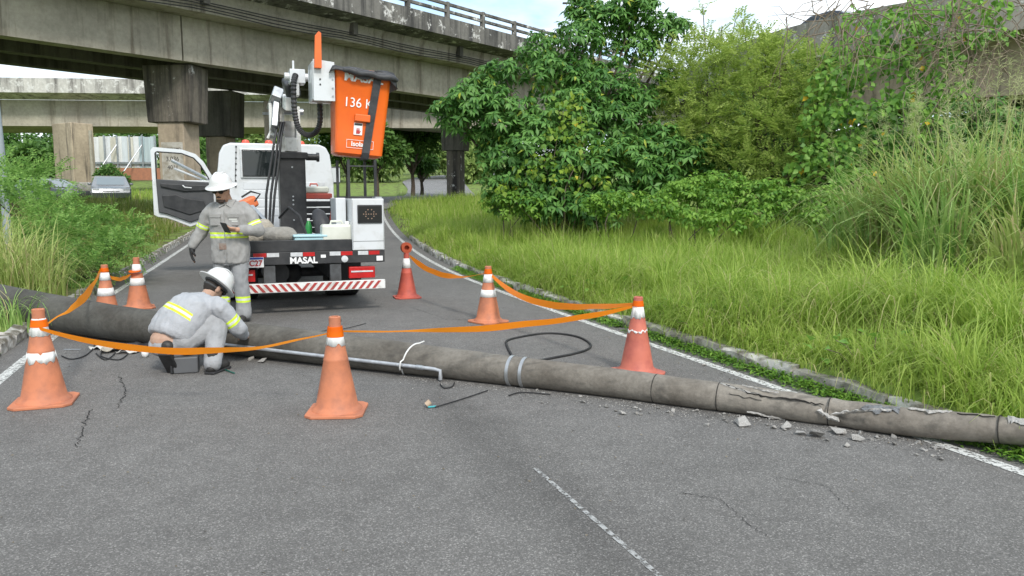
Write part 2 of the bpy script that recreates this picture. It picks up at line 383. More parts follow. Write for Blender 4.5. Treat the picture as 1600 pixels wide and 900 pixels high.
def bp(t, o=0, h=0): return B0+BD*t+BN*o+Vector((0, 0, h))
br = empty('viaduct', (B0.x, B0.y, 0), 0, 'long stained concrete viaduct with open post railing crossing above the truck', 'viaduct')
def bpart(*a, **k):
    ob = extrude_path(*a, **k); ob.matrix_parent_inverse = Matrix.Translation(-Vector((B0.x, B0.y, 0))); return ob
def keep(ob, par):
    ob.parent = par; ob.matrix_parent_inverse = Matrix.Translation(-par.location); return ob
# spans of the near girder: joints are real gaps
for a, b, h in ((-45, -.28, 0), (-.22, 21.8, 0), (21.9, 60, 0)):
    keep(extrude_path([bp(a), bp((a+b)/2), bp(b)], [(0, h), (0, 1.42), (-.55, 1.42), (-.55, h)], 'girder', C_gird, None), br)
for o_ in (-2.6, -5.0):
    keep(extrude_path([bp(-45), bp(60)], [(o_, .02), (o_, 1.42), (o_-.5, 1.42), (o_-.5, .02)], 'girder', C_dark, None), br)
keep(extrude_path([bp(-45), bp(60)], [(.9, 1.43), (.9, 1.85), (1.0, 2.2), (-8, 2.2), (-8, 1.43)], 'deck_slab', C_gird, None), br)
for a, b in ((-45, -.1), (.12, 60)):
    keep(extrude_path([bp(a), bp(b)], [(2.0, 2.2), (2.0, 2.93), (1.82, 2.93), (1.78, 2.36), (.4, 2.36), (.95, 2.1)], 'parapet', C_par, None), br)
for t in [-8.2+i*2.35 for i in range(0, 24)]:
    d = MB(); M = Matrix.Translation(bp(t, 1.9, 2.93)) @ Matrix.Rotation(math.atan2(.8, .6), 4, 'Z'); d.M = M
    d.box((0, 0, .33), (.16, .2, .66), taper=.9); keep(d.build('rail_post', C_par, None, bevel=.012), br)
for h in (.28, .58):
    keep(extrude_path([bp(-12), bp(50)], [(1.83, 2.93+h-.06), (1.83, 2.93+h+.05), (1.96, 2.93+h+.05), (1.96, 2.93+h-.06)], 'rail', C_par, None), br)
for t in (-12.5, 0, 6.2, 12.4, 18.6, 24.8, 31):     # bracket blocks under the slab edge
    d = MB(); d.M = Matrix.Translation(bp(t, 1.0, 1.93)) @ Matrix.Rotation(math.atan2(.8, .6), 4, 'Z'); d.box((0, 0, 0), (.22, .3, .5)); keep(d.build('drain_bracket', C_dark, None), br)
M_black = pm('black_rubber', (.016, .016, .017), (.03, .03, .03), 8, .7)
mb = MB()
for k, (oo, hh) in enumerate(((1.06, 1.75), (1.08, 1.68), (1.06, 1.6), (1.09, 1.52))):
    mb.tube([bp(-14+i*1.5, oo, hh-.10*abs(math.sin((-14+i*1.5)/6.2*math.pi))*(.5+.3*k)) for i in range(0, 34)], .018, 5)
put(mb.build('utility_cables', M_black), 'thin dark cables strung along the underside edge of the viaduct', 'cable')
def pier(px, Y, name_lab, wcol, wcap, ztop, rz, capm=C_cap, colm=C_pier, capo=0):
    X = (px-800)/FPX*Y; z0 = gz(X, Y)-.4; e = empty('bridge_pier', (X, Y, z0), rz, name_lab, 'pier', 'piers carrying the viaduct')
    zt = ztop-z0; c = MB(); c.box((0, 0, (zt-1.9)/2), (wcol[0], wcol[1], zt-1.9), taper=1.0); c.build('column', colm, e, bevel=.04)
    c = MB(); c.prism([(-wcap[0]*.44, zt-1.9), (wcap[0]*.44, zt-1.9), (wcap[0]*.5, zt-.02), (-wcap[0]*.5, zt-.02)], -wcap[1]/2, wcap[1]/2, 1); c.build('cap', capm, e, bevel=.03)
    return e, z0, zt
p1, z0, zt = pier(288, 26.9, 'streaked concrete pier with black stained cap, behind the open truck door', (.95, 1.0), (1.75, 1.15), 5.98, R(-8))
M_poster = pm('faded_whitewash', (.5, .48, .44), (.3, .27, .22), 5, .9)
M_poster2 = pm('spray_paint', (.03, .03, .03), None, rough=.8)
c = MB(); c.b2((-.36, -.508, 1.35), (.42, -.502, 3.35)); c.build('painted_notice', M_poster, p1)
for k, (tx, sz, zz) in enumerate((('EMPRÉSTIMO', .115, 3.12), ('3.036', .22, 2.78), ('4011', .2, 2.5), ('EKP', .42, 1.75))):
    text(tx, sz, M_poster2, p1, Matrix.Translation((.03, -.512, zz)) @ Matrix.Rotation(R(90), 4, 'X'), ext=.001)
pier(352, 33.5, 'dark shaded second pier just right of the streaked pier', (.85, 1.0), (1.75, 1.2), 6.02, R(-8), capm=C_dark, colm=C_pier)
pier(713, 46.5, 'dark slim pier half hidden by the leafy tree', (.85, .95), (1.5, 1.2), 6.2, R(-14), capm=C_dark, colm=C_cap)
# --- farther viaduct crossing behind
b2 = empty('far_viaduct', (-24, 55, 0), 0, 'farther pale concrete viaduct running behind the piers', 'viaduct')
pa = [(-75, 47, 6.1), (-40, 52.5, 6.35), (-24, 54.5, 6.45), (-10, 56, 6.5), (6, 57, 6.5)]
keep(extrude_path(pa, [(0, 0), (0, 1.75), (-6, 1.75), (-6, 0)], 'girder', C_gird, None), b2)
keep(extrude_path(pa, [(1.5, 2.05), (1.5, 3.0), (1.3, 3.0), (1.28, 2.2), (0, 2.2), (0, 1.76)], 'parapet', C_pale, None), b2)
e = empty('wall_pier', at(120, 300, 52.5).xy.to_3d(), R(-32), 'wide tan pier with grey plinth under the far viaduct', 'pier'); e.location.z = 1.0
c = MB(); c.b2((-1.15, -.75, 1.3), (1.15, .75, 5.45)); c.build('column', C_pier, e, bevel=.05)
M_plinth = pm('plinth_concrete', (.4, .39, .36), (.2, .19, .18), 3, .9, bump=.3)
c = MB(); c.b2((-1.3, -.9, 0), (1.3, .9, 1.55)); c.build('plinth', M_plinth, e, bevel=.04)
for k in range(5): text(random.choice(['SK', 'ZO', 'RAP', 'VX', 'NE']), .7, M_poster2, e, Matrix.Translation((1.303, -.5+.28*k, .8+.2*(k % 2))) @ Matrix.Rotation(R(90), 4, 'Z') @ Matrix.Rotation(R(90), 4, 'X'), 'graffiti', .001) if k in (0, 2, 4) else None
# --- ramp on the right, coming nearer
b3 = empty('access_ramp', (15, 23, 0), 0, 'mossy concrete access ramp above the vines at right', 'ramp')
ctl = [Vector(p) for p in ((36, 2, 6.3), (26, 11.5, 6.4), (18.6, 19.4, 6.45), (15.2, 22.8, 6.45), (11.6, 26.6, 6.5), (9.4, 31, 6.45), (8.6, 38, 6.4), (8.9, 46, 6.4))]
pa = []
for i in range(len(ctl)-1):
    p0, q1, q2, p3 = ctl[max(i-1, 0)], ctl[i], ctl[i+1], ctl[min(i+2, len(ctl)-1)]
    for k in range(5):
        u = k/5; pa.append(.5*((2*q1)+(q2-p0)*u+(2*p0-5*q1+4*q2-p3)*u*u+(3*q1-p0-3*q2+p3)*u**3))
pa.append(ctl[-1]); RAMP = list(pa)
C_moss = concrete('mossy_parapet', (.3, .28, .24), (.09, .085, .06), .5, .25)
keep(extrude_path(pa, [(-.02, -.02), (-.02, 1.25), (.18, 1.25), (.2, .3), (7, .3), (7, -.02)], 'parapet', C_moss, None), b3)
keep(extrude_path(pa, [(1.3, -1.75), (1.3, -.03), (5.7, -.03), (5.7, -1.75)], 'girder', C_pier, None), b3)
# ================================================================ bucket truck
M_white = pm('white_truck_paint', (.6, .62, .635), (.44, .44, .42), 3.5, .35, spec=.5, coat=.3, lo=.5, hi=.78, detail=9)
M_whited = pm('scuffed_white_paint', (.68, .68, .66), (.36, .35, .32), 7, .5, lo=.5, hi=.75)
M_blackp = pm('black_steel_paint', (.018, .019, .021), (.045, .045, .046), 5, .45)
M_dkgrey = pm('dark_grey_plastic', (.05, .052, .056), (.07, .07, .072), 5, .6)
M_chas = pm('dirty_chassis', (.09, .095, .1), (.04, .04, .04), 6, .7)
M_orange = pm('orange_fibreglass', (.83, .145, .012), (.72, .12, .012), 3, .38, spec=.5, coat=.2)
M_red = pm('red_reflector', (.5, .012, .012), (.36, .01, .01), 12, .35)
M_silver = pm('white_reflector', (.6, .61, .62), (.45, .46, .47), 12, .4)
M_glass = pm('dark_window_glass', (.012, .016, .016), None, rough=.06, spec=.7)
M_tarp = pm('black_tarp', (.03, .031, .034), (.055, .056, .06), 5, .55, bump=.5, bscale=9)
M_amber = pm('amber_lens', (.75, .2, .03), None, rough=.3)
M_redlens = pm('red_beacon_lens', (.75, .1, .06), None, rough=.3)
M_wtext = pm('white_vinyl', (.8, .8, .79), None, rough=.5)
M_steel = pm('galvanised_steel', (.5, .52, .53), (.36, .37, .38), 10, .38, .75)
tr = empty('bucket_truck', (-2.80, 10.25, 0), RA, 'white bucket truck with raised orange basket, parked on the road seen from behind', 'truck')
# --- rear
m = MB(); m.b2((-1.1, -.03, .31), (1.1, .04, .435)); bump = m.build('rear_bumper', M_whited, tr, bevel=.008)
for i in range(-12, 12):                      # chevron strips lean outwards from the middle
    c = i*.0955+.024; k = -1 if c > 0 else 1; h = .06*k
    x0, x1 = c-.022, c+.022
    m = MB(); z0, z1 = .322, .425; q = .085*k
    vs = [(x0+q*.5*1, -.034, z0), (x1+q*.5, -.034, z0), (x1-q*.5, -.034, z1), (x0-q*.5, -.034, z1)] if abs(c)+.07 < 1.1 else None
    if vs:
        m.add(vs+[(a, -.029, b) for a, _, b in vs], [(0, 1, 2, 3), (7, 6, 5, 4), (0, 4, 5, 1), (1, 5, 6, 2), (2, 6, 7, 3), (3, 7, 4, 0)])
        m.build('red_stripe', pm('faded_red_tape', (.42, .045, .04), (.3, .06, .05), 14, .5) if i == -12 else bpy.data.materials['faded_red_tape'], bump) if 'faded_red_tape' in bpy.data.materials or i == -12 else m.build('red_stripe', pm('faded_red_tape', (.42, .045, .04), (.3, .06, .05), 14, .5), bump)
m = MB(); m.b2((-1.1, -.02, .68), (1.1, .1, .845)); beam = m.build('rear_beam', M_blackp, tr, bevel=.006)
for a, b, mm in ((-1.03, -.875, 1), (-.875, -.73, 0), (-.63, -.46, 1), (-.46, -.3, 0), (-.16, 0, 0), (0, .16, 1), (.35, .5, 0), (.5, .66, 1), (.73, .875, 0), (.875, 1.03, 1)):
    m = MB(); m.b2((a+.003, -.026, .785), (b-.003, -.018, .838)); m.build('reflector', M_red if mm else M_silver, beam)
RX = Matrix.Rotation(R(90), 4, 'X')
text('MASAL', .115, M_wtext, beam, Matrix.Translation((.01, -.024, .728)) @ RX, wide=1.02, bold=.004)
m = MB(); m.lathe([(.045, -.012), (.045, .012), (.034, .016)], 20); m.M = None
o = m.build('round_light', M_silver, beam, smooth=40); o.rotation_euler = (R(90), 0, 0); o.location = (.55, -.03, .735)
m = MB(); m.b2((.985, -.026, .7), (1.07, -.018, .765)); m.build('label_plate', M_wtext, beam)
m = MB(); m.b2((.235, -.026, .76), (.3, -.0185, .8)); m.build('label_plate', M_wtext, beam)
m = MB(); m.b2((-.9, -.05, .655), (-.5, -.04, .79)); pl = m.build('licence_plate', M_wtext, beam, bevel=.004)
M_blue = pm('plate_blue', (.02, .07, .35), None, rough=.4); M_platered = pm('plate_red', (.45, .05, .05), None, rough=.5)
m = MB(); m.b2((-.895, -.0535, .762), (-.505, -.0505, .787)); m.build('plate_band', M_blue, pl)
text('C27', .105, M_platered, pl, Matrix.Translation((-.6, -.052, .708)) @ RX, wide=.9, bold=.003)
m = MB(); m.b2((-1.08, .0, .846), (.655, .05, 1.0)); m.build('tail_board', M_blackp, tr, bevel=.006)
m = MB(); m.b2((-1.08, .055, .85), (1.08, 4.55, .93)); m.build('bed_floor', M_chas, tr)
for sx in (-1, 1):
    m = MB(); m.b2((sx*1.08, .06, .935), (sx*1.04, 4.5, 1.1)); m.build('side_board', M_whited, tr, bevel=.006)
    m = MB(); m.b2((sx*.43-.045, .1, .44), (sx*.43+.045, 6.6, .675)); m.build('chassis_rail', M_chas, tr, bevel=.01)
    m = MB(); m.b2((sx*.43-.075, .0, .3), (sx*.43+.075, .1, .672)); m.build('bumper_bracket', M_chas, tr, bevel=.008)
    m = MB(); m.b2((sx*.79-.18, .02, .46), (sx*.79+.18, .12, .62)); tl = m.build('tail_light', M_red, tr, bevel=.012)
    m = MB(); m.b2((sx*.79-.15, .012, .545), (sx*.79+.15, .02, .565)); m.build('lens_strip', M_silver, tl)
    for L in (1.95, 5.95):
        w0, w1 = (.52, 1.02) if L < 3 else (.78, 1.03)
        m = MB(); m.tube([(sx*w0, L, .39), (sx*(w0+.03), L, .39), (sx*(w1-.03), L, .39), (sx*w1, L, .39)], [.36, .39, .39, .36], 28); wh = m.build('wheel', M_black, tr, smooth=40)
        m = MB(); m.tube([(sx*(w1+.003), L, .39), (sx*(w1-.08), L, .39)], [.2, .17], 20); m.build('rim', M_steel, wh, smooth=40)
    m = MB(); m.b2((sx*.77-.24, 1.45, .28), (sx*.77+.24, 1.47, .84)); m.build('mud_flap', M_black, tr)
m = MB(); m.cyl((-.6, 1.95, .39), (.6, 1.95, .39), .07); m.ell((0, 1.95, .39), (.17, .2, .17), 6); m.build('axle', M_chas, tr, smooth=40)
m = MB(); m.cyl((-.3, .5, .52), (-.3, 1.5, .52), .16, n=16); m.build('spare_tank', M_blackp, tr, smooth=40)
# --- locker with arrow board
m = MB(); m.b2((.66, -.03, .848), (1.1, .55, 1.55)); lk = m.build('white_locker', M_white, tr, bevel=.012)
m = MB(); m.b2((.735, -.05, 1.215), (1.07, -.032, 1.465)); ab = m.build('arrow_board', M_blackp, lk, bevel=.008)
m = MB(); m.b2((.75, -.056, 1.235), (1.055, -.051, 1.445)); m.build('arrow_screen', pm('dark_screen', (.012, .012, .012), None, rough=.25), ab)
M_led = pm('unlit_led', (.3, .2, .14), None, rough=.4)
for dx, dz in [(i*.034-.085, 0) for i in range(6)]+[(-.085+.03, .03), (-.085+.06, .06), (-.085+.03, -.03), (-.085+.06, -.06), (.085-.03, .03), (.085-.06, .06), (.085-.03, -.03), (.085-.06, -.06)]:
    m = MB(); m.cyl((.9+dx, -.0605, 1.34+dz), (.9+dx, -.055, 1.34+dz), .008, n=8); m.build('led', M_led, ab)
m = MB(); m.b2((.67, -.034, .868), (.672, -.0305, 1.53)); m.b2((1.088, -.034, .868), (1.09, -.0305, 1.53)); m.b2((.67, -.034, .97), (1.09, -.0305, .974)); m.build('door_seam', M_dkgrey, lk)
m = MB(); m.b2((1.0, .05, 1.551), (1.09, .3, 1.575)); m.build('hinge', M_steel, lk)
m = MB(); m.b2((.5, .35, .93), (.64, .9, 1.56)); m.build('side_locker', M_white, tr, bevel=.012)
# --- cab
m = MB(); pr = [(-1.06, .62), (1.06, .62), (1.06, 1.9), (1.0, 2.38), (.93, 2.52), (.8, 2.57), (-.8, 2.57), (-.93, 2.52), (-1.0, 2.38), (-1.06, 1.9)]
vs = []; fs = []; k = len(pr)
for L, f in ((4.72, 1), (6.1, 1), (6.55, .97), (6.85, .94)):
    for x, z in pr: vs.append((x*(1 if L < 6.5 else f), L+(.0 if z < 1.5 else 0) - (.35*(z-1.4) if L > 6.5 and z > 1.4 else 0), z if L < 6.5 else z-.06*(z > 2)))
for i in range(3):
    for j in range(k): fs.append((i*k+j, i*k+(j+1) % k, (i+1)*k+(j+1) % k, (i+1)*k+j))
fs += [tuple(range(k)), tuple(reversed(range(3*k, 4*k)))]
m.add(vs, fs); cab = m.build('cab', M_white, tr, smooth=35, bevel=.035, seg=3)
m = MB(); m.b2((-.64, 4.685, 1.92), (.45, 4.735, 2.47)); m.build('window_frame', M_white, cab, bevel=.02)
m = MB(); m.b2((-.59, 4.672, 1.965), (.4, 4.684, 2.43)); gl = m.build('rear_window', M_glass, cab, bevel=.003)
m = MB(); m.b2((-.605, 4.674, 1.95), (.415, 4.683, 1.963)); m.b2((-.605, 4.674, 2.432), (.415, 4.683, 2.445)); m.b2((-.605, 4.674, 1.964), (-.592, 4.683, 2.431)); m.b2((.402, 4.674, 1.964), (.415, 4.683, 2.431)); m.build('window_gasket', M_black, cab)
for i in range(4):
    m = MB(); m.b2((-.6, 4.713, 1.22+i*.165), (.72, 4.73, 1.36+i*.165)); m.build('pressed_rib', M_white, cab, bevel=.006)
m = MB(); m.b2((.76, 4.705, 1.78), (.89, 4.722, 1.86)); m.build('vent_plate', M_silver, cab, bevel=.004)
pts = [(-.70, 4.712, 2.5), (-.71, 4.708, 2.3), (-.73, 4.706, 2.0), (-.74, 4.706, 1.75)]
m = MB(); m.tube(pts, .006, 6); sm = m.build('seam_cable', M_black, cab)
for i in range(8):
    m = MB(); m.ell((-.70-.005*i, 4.705, 2.5-i*.105), (.016, .012, .016), 5); m.build('clip', M_black, sm, smooth=60)
for x in (-.52, -.1, .5):
    m = MB(); m.lathe([(.075, 0), (.075, .03), (.06, .075), (.03, .09)], 16, (x, 5.1, 2.565)); m.build('beacon', M_redlens, cab, smooth=40)
for s in (1,):
    m = MB(); m.b2((1.16, 5.9, 1.85), (1.36, 6.02, 2.2)); mi = m.build('wing_mirror', M_dkgrey, tr, bevel=.03); m = MB(); m.tube([(1.06, 6.1, 2.05), (1.2, 5.98, 2.05)], .02); m.build('mirror_arm', M_blackp, mi)
    m = MB(); m.b2((1.175, 5.895, 1.88), (1.345, 5.899, 2.17)); m.build('mirror_glass', pm('mirror_glass', (.5, .52, .54), None, rough=.08, metal=.9), mi)
# seats seen through the rear window are left dark; front bulkhead
m = MB(); m.b2((-1.0, 6.5, .45), (1.0, 6.95, .62)); m.build('front_bumper', M_dkgrey, tr, bevel=.03)
# --- open left door (outline in the door plane: q outwards from the hinge, z)
def door_pts(sc=0):
    return [(.02, 1.2), (.3, 1.06), (.52, .98), (.75, 1.08), (.95, 1.16), (1.1, 1.18), (1.17, 1.22), (1.17, 2.46), (1.12, 2.53), (.62, 2.49), (.4, 2.43), (.25, 2.3), (.1, 2.0), (.02, 1.86)]
def inner(): return [(.17, 1.9), (.28, 2.2), (.38, 2.34), (.5, 2.41), (.64, 2.43), (1.06, 2.45), (1.08, 2.43), (1.08, 1.86)]
LX, LY = -1.08, 6.08
# frame = lower panel + a ring of quads round the window
low = [(.02, 1.2), (.3, 1.06), (.52, .98), (.75, 1.08), (.95, 1.16), (1.1, 1.18), (1.17, 1.22), (1.17, 1.9), (.02, 1.9)]
m = MB(); m.prism([(LX-q, z) for q, z in low], LY, LY+.06, 1); dr = m.build('door', M_white, tr, bevel=.012)
ro = [(.02, 1.9), (.1, 2.05), (.22, 2.27), (.36, 2.42), (.6, 2.5), (1.12, 2.54), (1.17, 2.48), (1.17, 1.9)]
ri = [(.12, 1.9), (.18, 2.02), (.28, 2.2), (.4, 2.34), (.62, 2.425), (1.06, 2.45), (1.09, 2.42), (1.09, 1.9)]
m = MB()
for i in range(len(ro)-1):
    a, b, c_, d = ro[i], ro[i+1], ri[i+1], ri[i]
    m.prism([(LX-a[0], a[1]), (LX-b[0], b[1]), (LX-c_[0], c_[1]), (LX-d[0], d[1])], LY, LY+.06, 1)
m.build('door_frame', M_white, dr, smooth=40)
m = MB()
for i in range(len(ri)-1):
    a, b = Vector((LX-ri[i][0], LY+.0, ri[i][1])), Vector((LX-ri[i+1][0], LY+.0, ri[i+1][1])); m.tube([a, b], .014, 6)
m.build('window_seal', M_black, dr, smooth=40)
pan = [(.06, 1.26), (.3, 1.14), (.52, 1.07), (.74, 1.16), (.94, 1.24), (1.08, 1.27), (1.1, 1.92), (.06, 1.86)]
m = MB(); m.prism([(LX-q, z) for q, z in pan], LY-.05, LY-.001, 1); dp = m.build('door_card', M_dkgrey, dr, bevel=.02)
m = MB(); m.prism([(LX-q, z) for q, z in [(.2, 1.32), (.52, 1.22), (.8, 1.32), (.98, 1.38), (1.0, 1.6), (.75, 1.62), (.6, 1.55), (.25, 1.5)]], LY-.075, LY-.051, 1); m.build('door_pocket', M_blackp, dp, bevel=.02)
m = MB(); m.prism([(LX-q, z) for q, z in [(.12, 1.7), (.6, 1.68), (1.02, 1.77), (1.02, 1.84), (.6, 1.82), (.12, 1.8)]], LY-.09, LY-.051, 1); m.build('armrest', M_blackp, dp, bevel=.015)
m = MB(); m.tube([(LX-.62, LY-.1, 1.8), (LX-.58, LY-.12, 1.76), (LX-.46, LY-.1, 1.75)], .014, 6); m.build('door_handle', M_silver, dp)
m = MB(); m.tube([(LX-.82, LY+.3, 2.3), (LX-.4, LY+.34, 2.07), (LX-.02, LY+.3, 1.86)], .03, 8); m.tube([(LX-.78, LY+.3, 2.14), (LX-.4, LY+.34, 1.98), (LX-.02, LY+.3, 1.8)], .022, 8); m.build('mirror_bracket', M_white, tr, smooth=40)
# --- pedestal, turret, folded boom
m = MB(); m.b2((-.1, 2.4, .932), (.31, 2.82, 2.28)); pd = m.build('pedestal', M_blackp, tr, bevel=.012)
m = MB(); m.b2((-.22, 2.28, .933), (.43, 2.94, .975)); m.build('base_plate', M_whited, pd)
m = MB(); m.b2((-.14, 2.36, 2.18), (.35, 2.86, 2.29)); m.build('collar', M_blackp, pd, bevel=.02)
m = MB(); m.cyl((.33, 2.5, 2.22), (.5, 2.5, 2.22), .055, n=16); m.cyl((.5, 2.5, 2.22), (.54, 2.5, 2.22), .075, n=16); m.build('slew_motor', M_blackp, pd, smooth=40)
for z in (1.2, 1.45, 1.52, 1.58, 2.05):
    m = MB(); m.cyl((.1, 2.385, z), (.1, 2.4, z), .014, n=8); m.build('bolt', M_steel, pd)
for x in (-.03, .22):
    m = MB(); m.prism([(2.42, 2.29), (2.8, 2.29), (2.75, 3.0), (2.46, 3.02)], x-.035, x+.035, 0); m.build('turret_plate', M_whited, tr, bevel=.008)
m = MB(); m.b2((.01, 2.62, 2.29), (.18, 2.7, 2.8)); m.build('turret_web', M_whited, tr)
m = MB(); m.b2((-.0, 2.4, 2.3), (.19, 2.44, 2.52)); m.build('turret_cover', M_whited, tr, bevel=.01)
m = MB(); m.cyl((-.13, 2.6, 2.95), (.32, 2.6, 2.95), .05, n=14); m.build('pivot_pin', M_steel, tr, smooth=40)
m = MB(); m.box((.06, 2.2, 3.05), (.17, 1.0, .2), (R(10), 0, 0)); m.build('lower_boom', M_whited, tr, bevel=.015)
m = MB(); m.box((-.14, 2.5, 2.85), (.1, .5, .55), (R(-20), R(8), 0)); m.box((-.12, 2.45, 3.12), (.16, .4, .2), (R(-30), R(20), 0)); m.build('elbow_link', M_steel, tr, bevel=.02)
m = MB(); m.tube([(-.2, 2.4, 2.55), (-.2, 2.4, 3.05)], .03, 8); m.tube([(-.2, 2.4, 2.55), (0, 2.38, 2.58)], .028, 8); m.tube([(-.26, 2.4, 2.5), (-.2, 2.38, 2.62)], .022, 8); m.build('linkage_rod', M_whited, tr, smooth=40)
m = MB(); m.box((.08, 1.85, 3.23), (.22, .35, .26), (R(25), R(-12), 0)); m.build('boom_boot', M_tarp, tr, bevel=.05)
m = MB(); m.box((.13, 1.45, 3.33), (.22, .28, .2)); m.box((.1, 1.42, 3.2), (.1, .2, .3)); m.cyl((-.05, 1.42, 3.33), (.42, 1.42, 3.33), .055, n=14); m.tube([(.08, 1.4, 3.42), (.08, 1.4, 3.56)], .018, 6); m.build('boom_head', M_white, tr, bevel=.015)
m = MB(); hp = []; hr = []
ctl = [(.1, 1.28, 3.34), (.06, 1.2, 3.2), (.06, 1.2, 2.85), (.1, 1.2, 2.6), (.2, 1.18, 2.48), (.33, 1.16, 2.5), (.41, 1.15, 2.65), (.42, 1.15, 2.95)]
C3 = [Vector(p) for p in ctl]
for i in range(len(C3)-1):
    p0, q1, q2, p3 = C3[max(i-1, 0)], C3[i], C3[i+1], C3[min(i+2, len(C3)-1)]
    for k in range(12):
        u = k/12; hp.append(.5*((2*q1)+(q2-p0)*u+(2*p0-5*q1+4*q2-p3)*u*u+(3*q1-p0-3*q2+p3)*u**3)); hr.append(.045 if k % 2 else .036)
m.tube(hp, hr, 10); m.build('ribbed_hose', M_blackp, tr)
m = MB()
for dx in (0, .05, .09): m.tube([(-.1+dx, 2.3, 2.75), (-.16+dx, 2.2, 2.5), (-.24+dx*1.3, 2.15, 2.1), (-.33+dx*1.4, 2.1, 1.6), (-.36+dx, 2.1, 1.0)], .02, 7)
m.build('hydraulic_hoses', M_blackp, tr, smooth=60)
# --- basket
bk = Matrix.Translation((.88, .85, 2.15)) @ Matrix.Rotation(R(4.2), 4, 'Y')
def shell(m, secs, n=4):
    vs = []; fs = []; prs = []
    for z, hx, hy, r in secs:
        ring = []
        for cx, cy, a0 in ((1, 1, 0), (-1, 1, 90), (-1, -1, 180), (1, -1, 270)):
            for j in range(n+1):
                a = R(a0+90*j/n); ring.append((cx*(hx-r)+r*math.cos(a), cy*(hy-r)+r*math.sin(a), z))
        prs.append(ring)
    k = len(prs[0])
    for rg in prs: vs += rg
    for i in range(len(prs)-1):
        for j in range(k): fs.append((i*k+j, i*k+(j+1) % k, (i+1)*k+(j+1) % k, (i+1)*k+j))
    fs += [tuple(reversed(range(k))), tuple(range((len(prs)-1)*k, len(prs)*k))]
    return m.add(vs, fs)
m = MB(); m.M = bk; shell(m, [(0, .3, .22, .06), (.03, .34, .26, .07), (.3, .35, .275, .06), (1.12, .395, .32, .06), (1.16, .42, .345, .07), (1.2, .42, .345, .07)]); bas = m.build('basket', M_orange, tr, smooth=40)
FA = R(90)-math.atan2(.045, .82)
def bface(x, z): return bk @ Matrix.Translation((x, -.26-.0545*(z-.03), z)) @ Matrix.Rotation(R(90)+.052, 4, 'X')
text('136 K', .185, M_wtext, bas, bface(-.055, .73) @ Matrix.Translation((0, 0, .008)), wide=.92)
text('MASAL', .17, M_wtext, bas, bface(-.0, 1.08) @ Matrix.Translation((0, 0, .01)), wide=1.05, bold=.005)
text('Isolado', .095, M_wtext, bas, bface(.01, .165) @ Matrix.Translation((0, 0, .014)), wide=1.0, bold=.002)
m = MB(); m.M = bface(.0, .165)
m.b2((-.19, -.058, .012), (.19, -.053, .015)); m.b2((-.19, .053, .012), (.19, .058, .015)); m.b2((-.19, -.0525, .012), (-.185, .0525, .015)); m.b2((.185, -.0525, .012), (.19, .0525, .015)); m.build('label_outline', M_wtext, bas)
m = MB(); m.M = bface(-.0, .55); m.b2((-.1, -.07, .0), (.12, .035, .06)); st = m.build('step_moulding', M_orange, bas, bevel=.015)
m = MB(); m.M = bface(-.045, .37); m.b2((-.055, -.075, .008), (.065, .09, .016)); lb = m.build('warning_label', M_wtext, bas)
m = MB(); m.M = bface(-.045, .37); m.b2((-.05, .055, .0165), (.06, .085, .018)); m.build('label_header', M_blackp, lb)
m = MB(); m.M = bface(-.04, .35)
m.box((0, -.015, .0175), (.05, .05, .002))
for i in range(4): m.box((-.018+i*.012, .022, .0175), (.008, .04-.006*abs(i-1.5), .002))
m.box((.032, -.01, .0175), (.009, .035, .002), (0, 0, -.5)); m.build('hand_symbol', M_platered, lb, kind=None)
m = MB(); m.M = bk; a = .26
sec = [(.2, -.37, 1.2), (.185, -.345, 1.05), (.13, -.30, .5), (.085, -.285, .05), (.08, -.24, -.03), (.08, .0, -.04)]
vs = []; fs = []
for i, (x, y, z) in enumerate(sec): vs += [(x-.055, y-.01, z), (x+.055, y-.01, z), (x+.055, y+.002, z+.0), (x-.055, y+.002, z+.0)]
for i in range(len(sec)-1):
    for j in range(4): fs.append((i*4+j, i*4+(j+1) % 4, (i+1)*4+(j+1) % 4, (i+1)*4+j))
m.add(vs, fs); m.build('strap', M_tarp, bas)
# tarp over the basket: a drooping cover with folds
nx, ny = 26, 20; vs = []; fs = []
for i in range(nx+1):
    for j in range(ny+1):
        u = i/nx*2-1; v = j/ny*2-1; fx, fy = .46, .385
        x = u*(fx+.02); y = v*(fy+.02); e = max(abs(u), abs(v))
        z = 1.215+.02*math.sin(7*u+3*v)*(1-e*.5)-.03*(1-u*u)*(1-v*v)*3*.6
        if e > .9: z -= (e-.9)/.1*(.11+.05*math.sin(5*u+2)+.1*(u > .4)*(u-.2))
        z += .012*noise.noise(Vector((x*9, y*9, 1)))
        vs.append((x, y, z))
for i in range(nx):
    for j in range(ny): fs.append((i*(ny+1)+j, (i+1)*(ny+1)+j, (i+1)*(ny+1)+j+1, i*(ny+1)+j+1))
m = MB(); m.M = bk; m.add(vs, fs); cv = m.build('basket_cover', M_tarp, bas, smooth=80); md = cv.modifiers.new('t', 'SOLIDIFY'); md.thickness = .012
m = MB(); m.M = bk; m.tube([(-.3+.08*i, -.405-.01*math.sin(i), 1.15+.012*math.sin(i*1.7)-.004*i) for i in range(10)]+[(.46, -.38, 1.1)], [.03]+[.045+.008*math.sin(i*2.1) for i in range(9)]+[.03], 8); m.build('cover_roll', M_tarp, bas, smooth=70)
m = MB(); m.b2((.26, .95, 2.92), (.56, 1.12, 3.44)); m.b2((.26, .62, 2.92), (.28, .95, 3.44)); brk = m.build('basket_bracket', M_white, tr, bevel=.008)
m = MB(); m.prism([(.27, 2.9), (.56, 2.9), (.56, 3.43), (.27, 3.46)], .55, .6, 1); fp = m.build('bracket_plate', M_white, brk, bevel=.004)
for z in (2.97, 3.08, 3.2, 3.32): m = MB(); m.cyl((.53, .535, z), (.53, .56, z), .012, n=8); m.build('bolt', M_steel, fp)
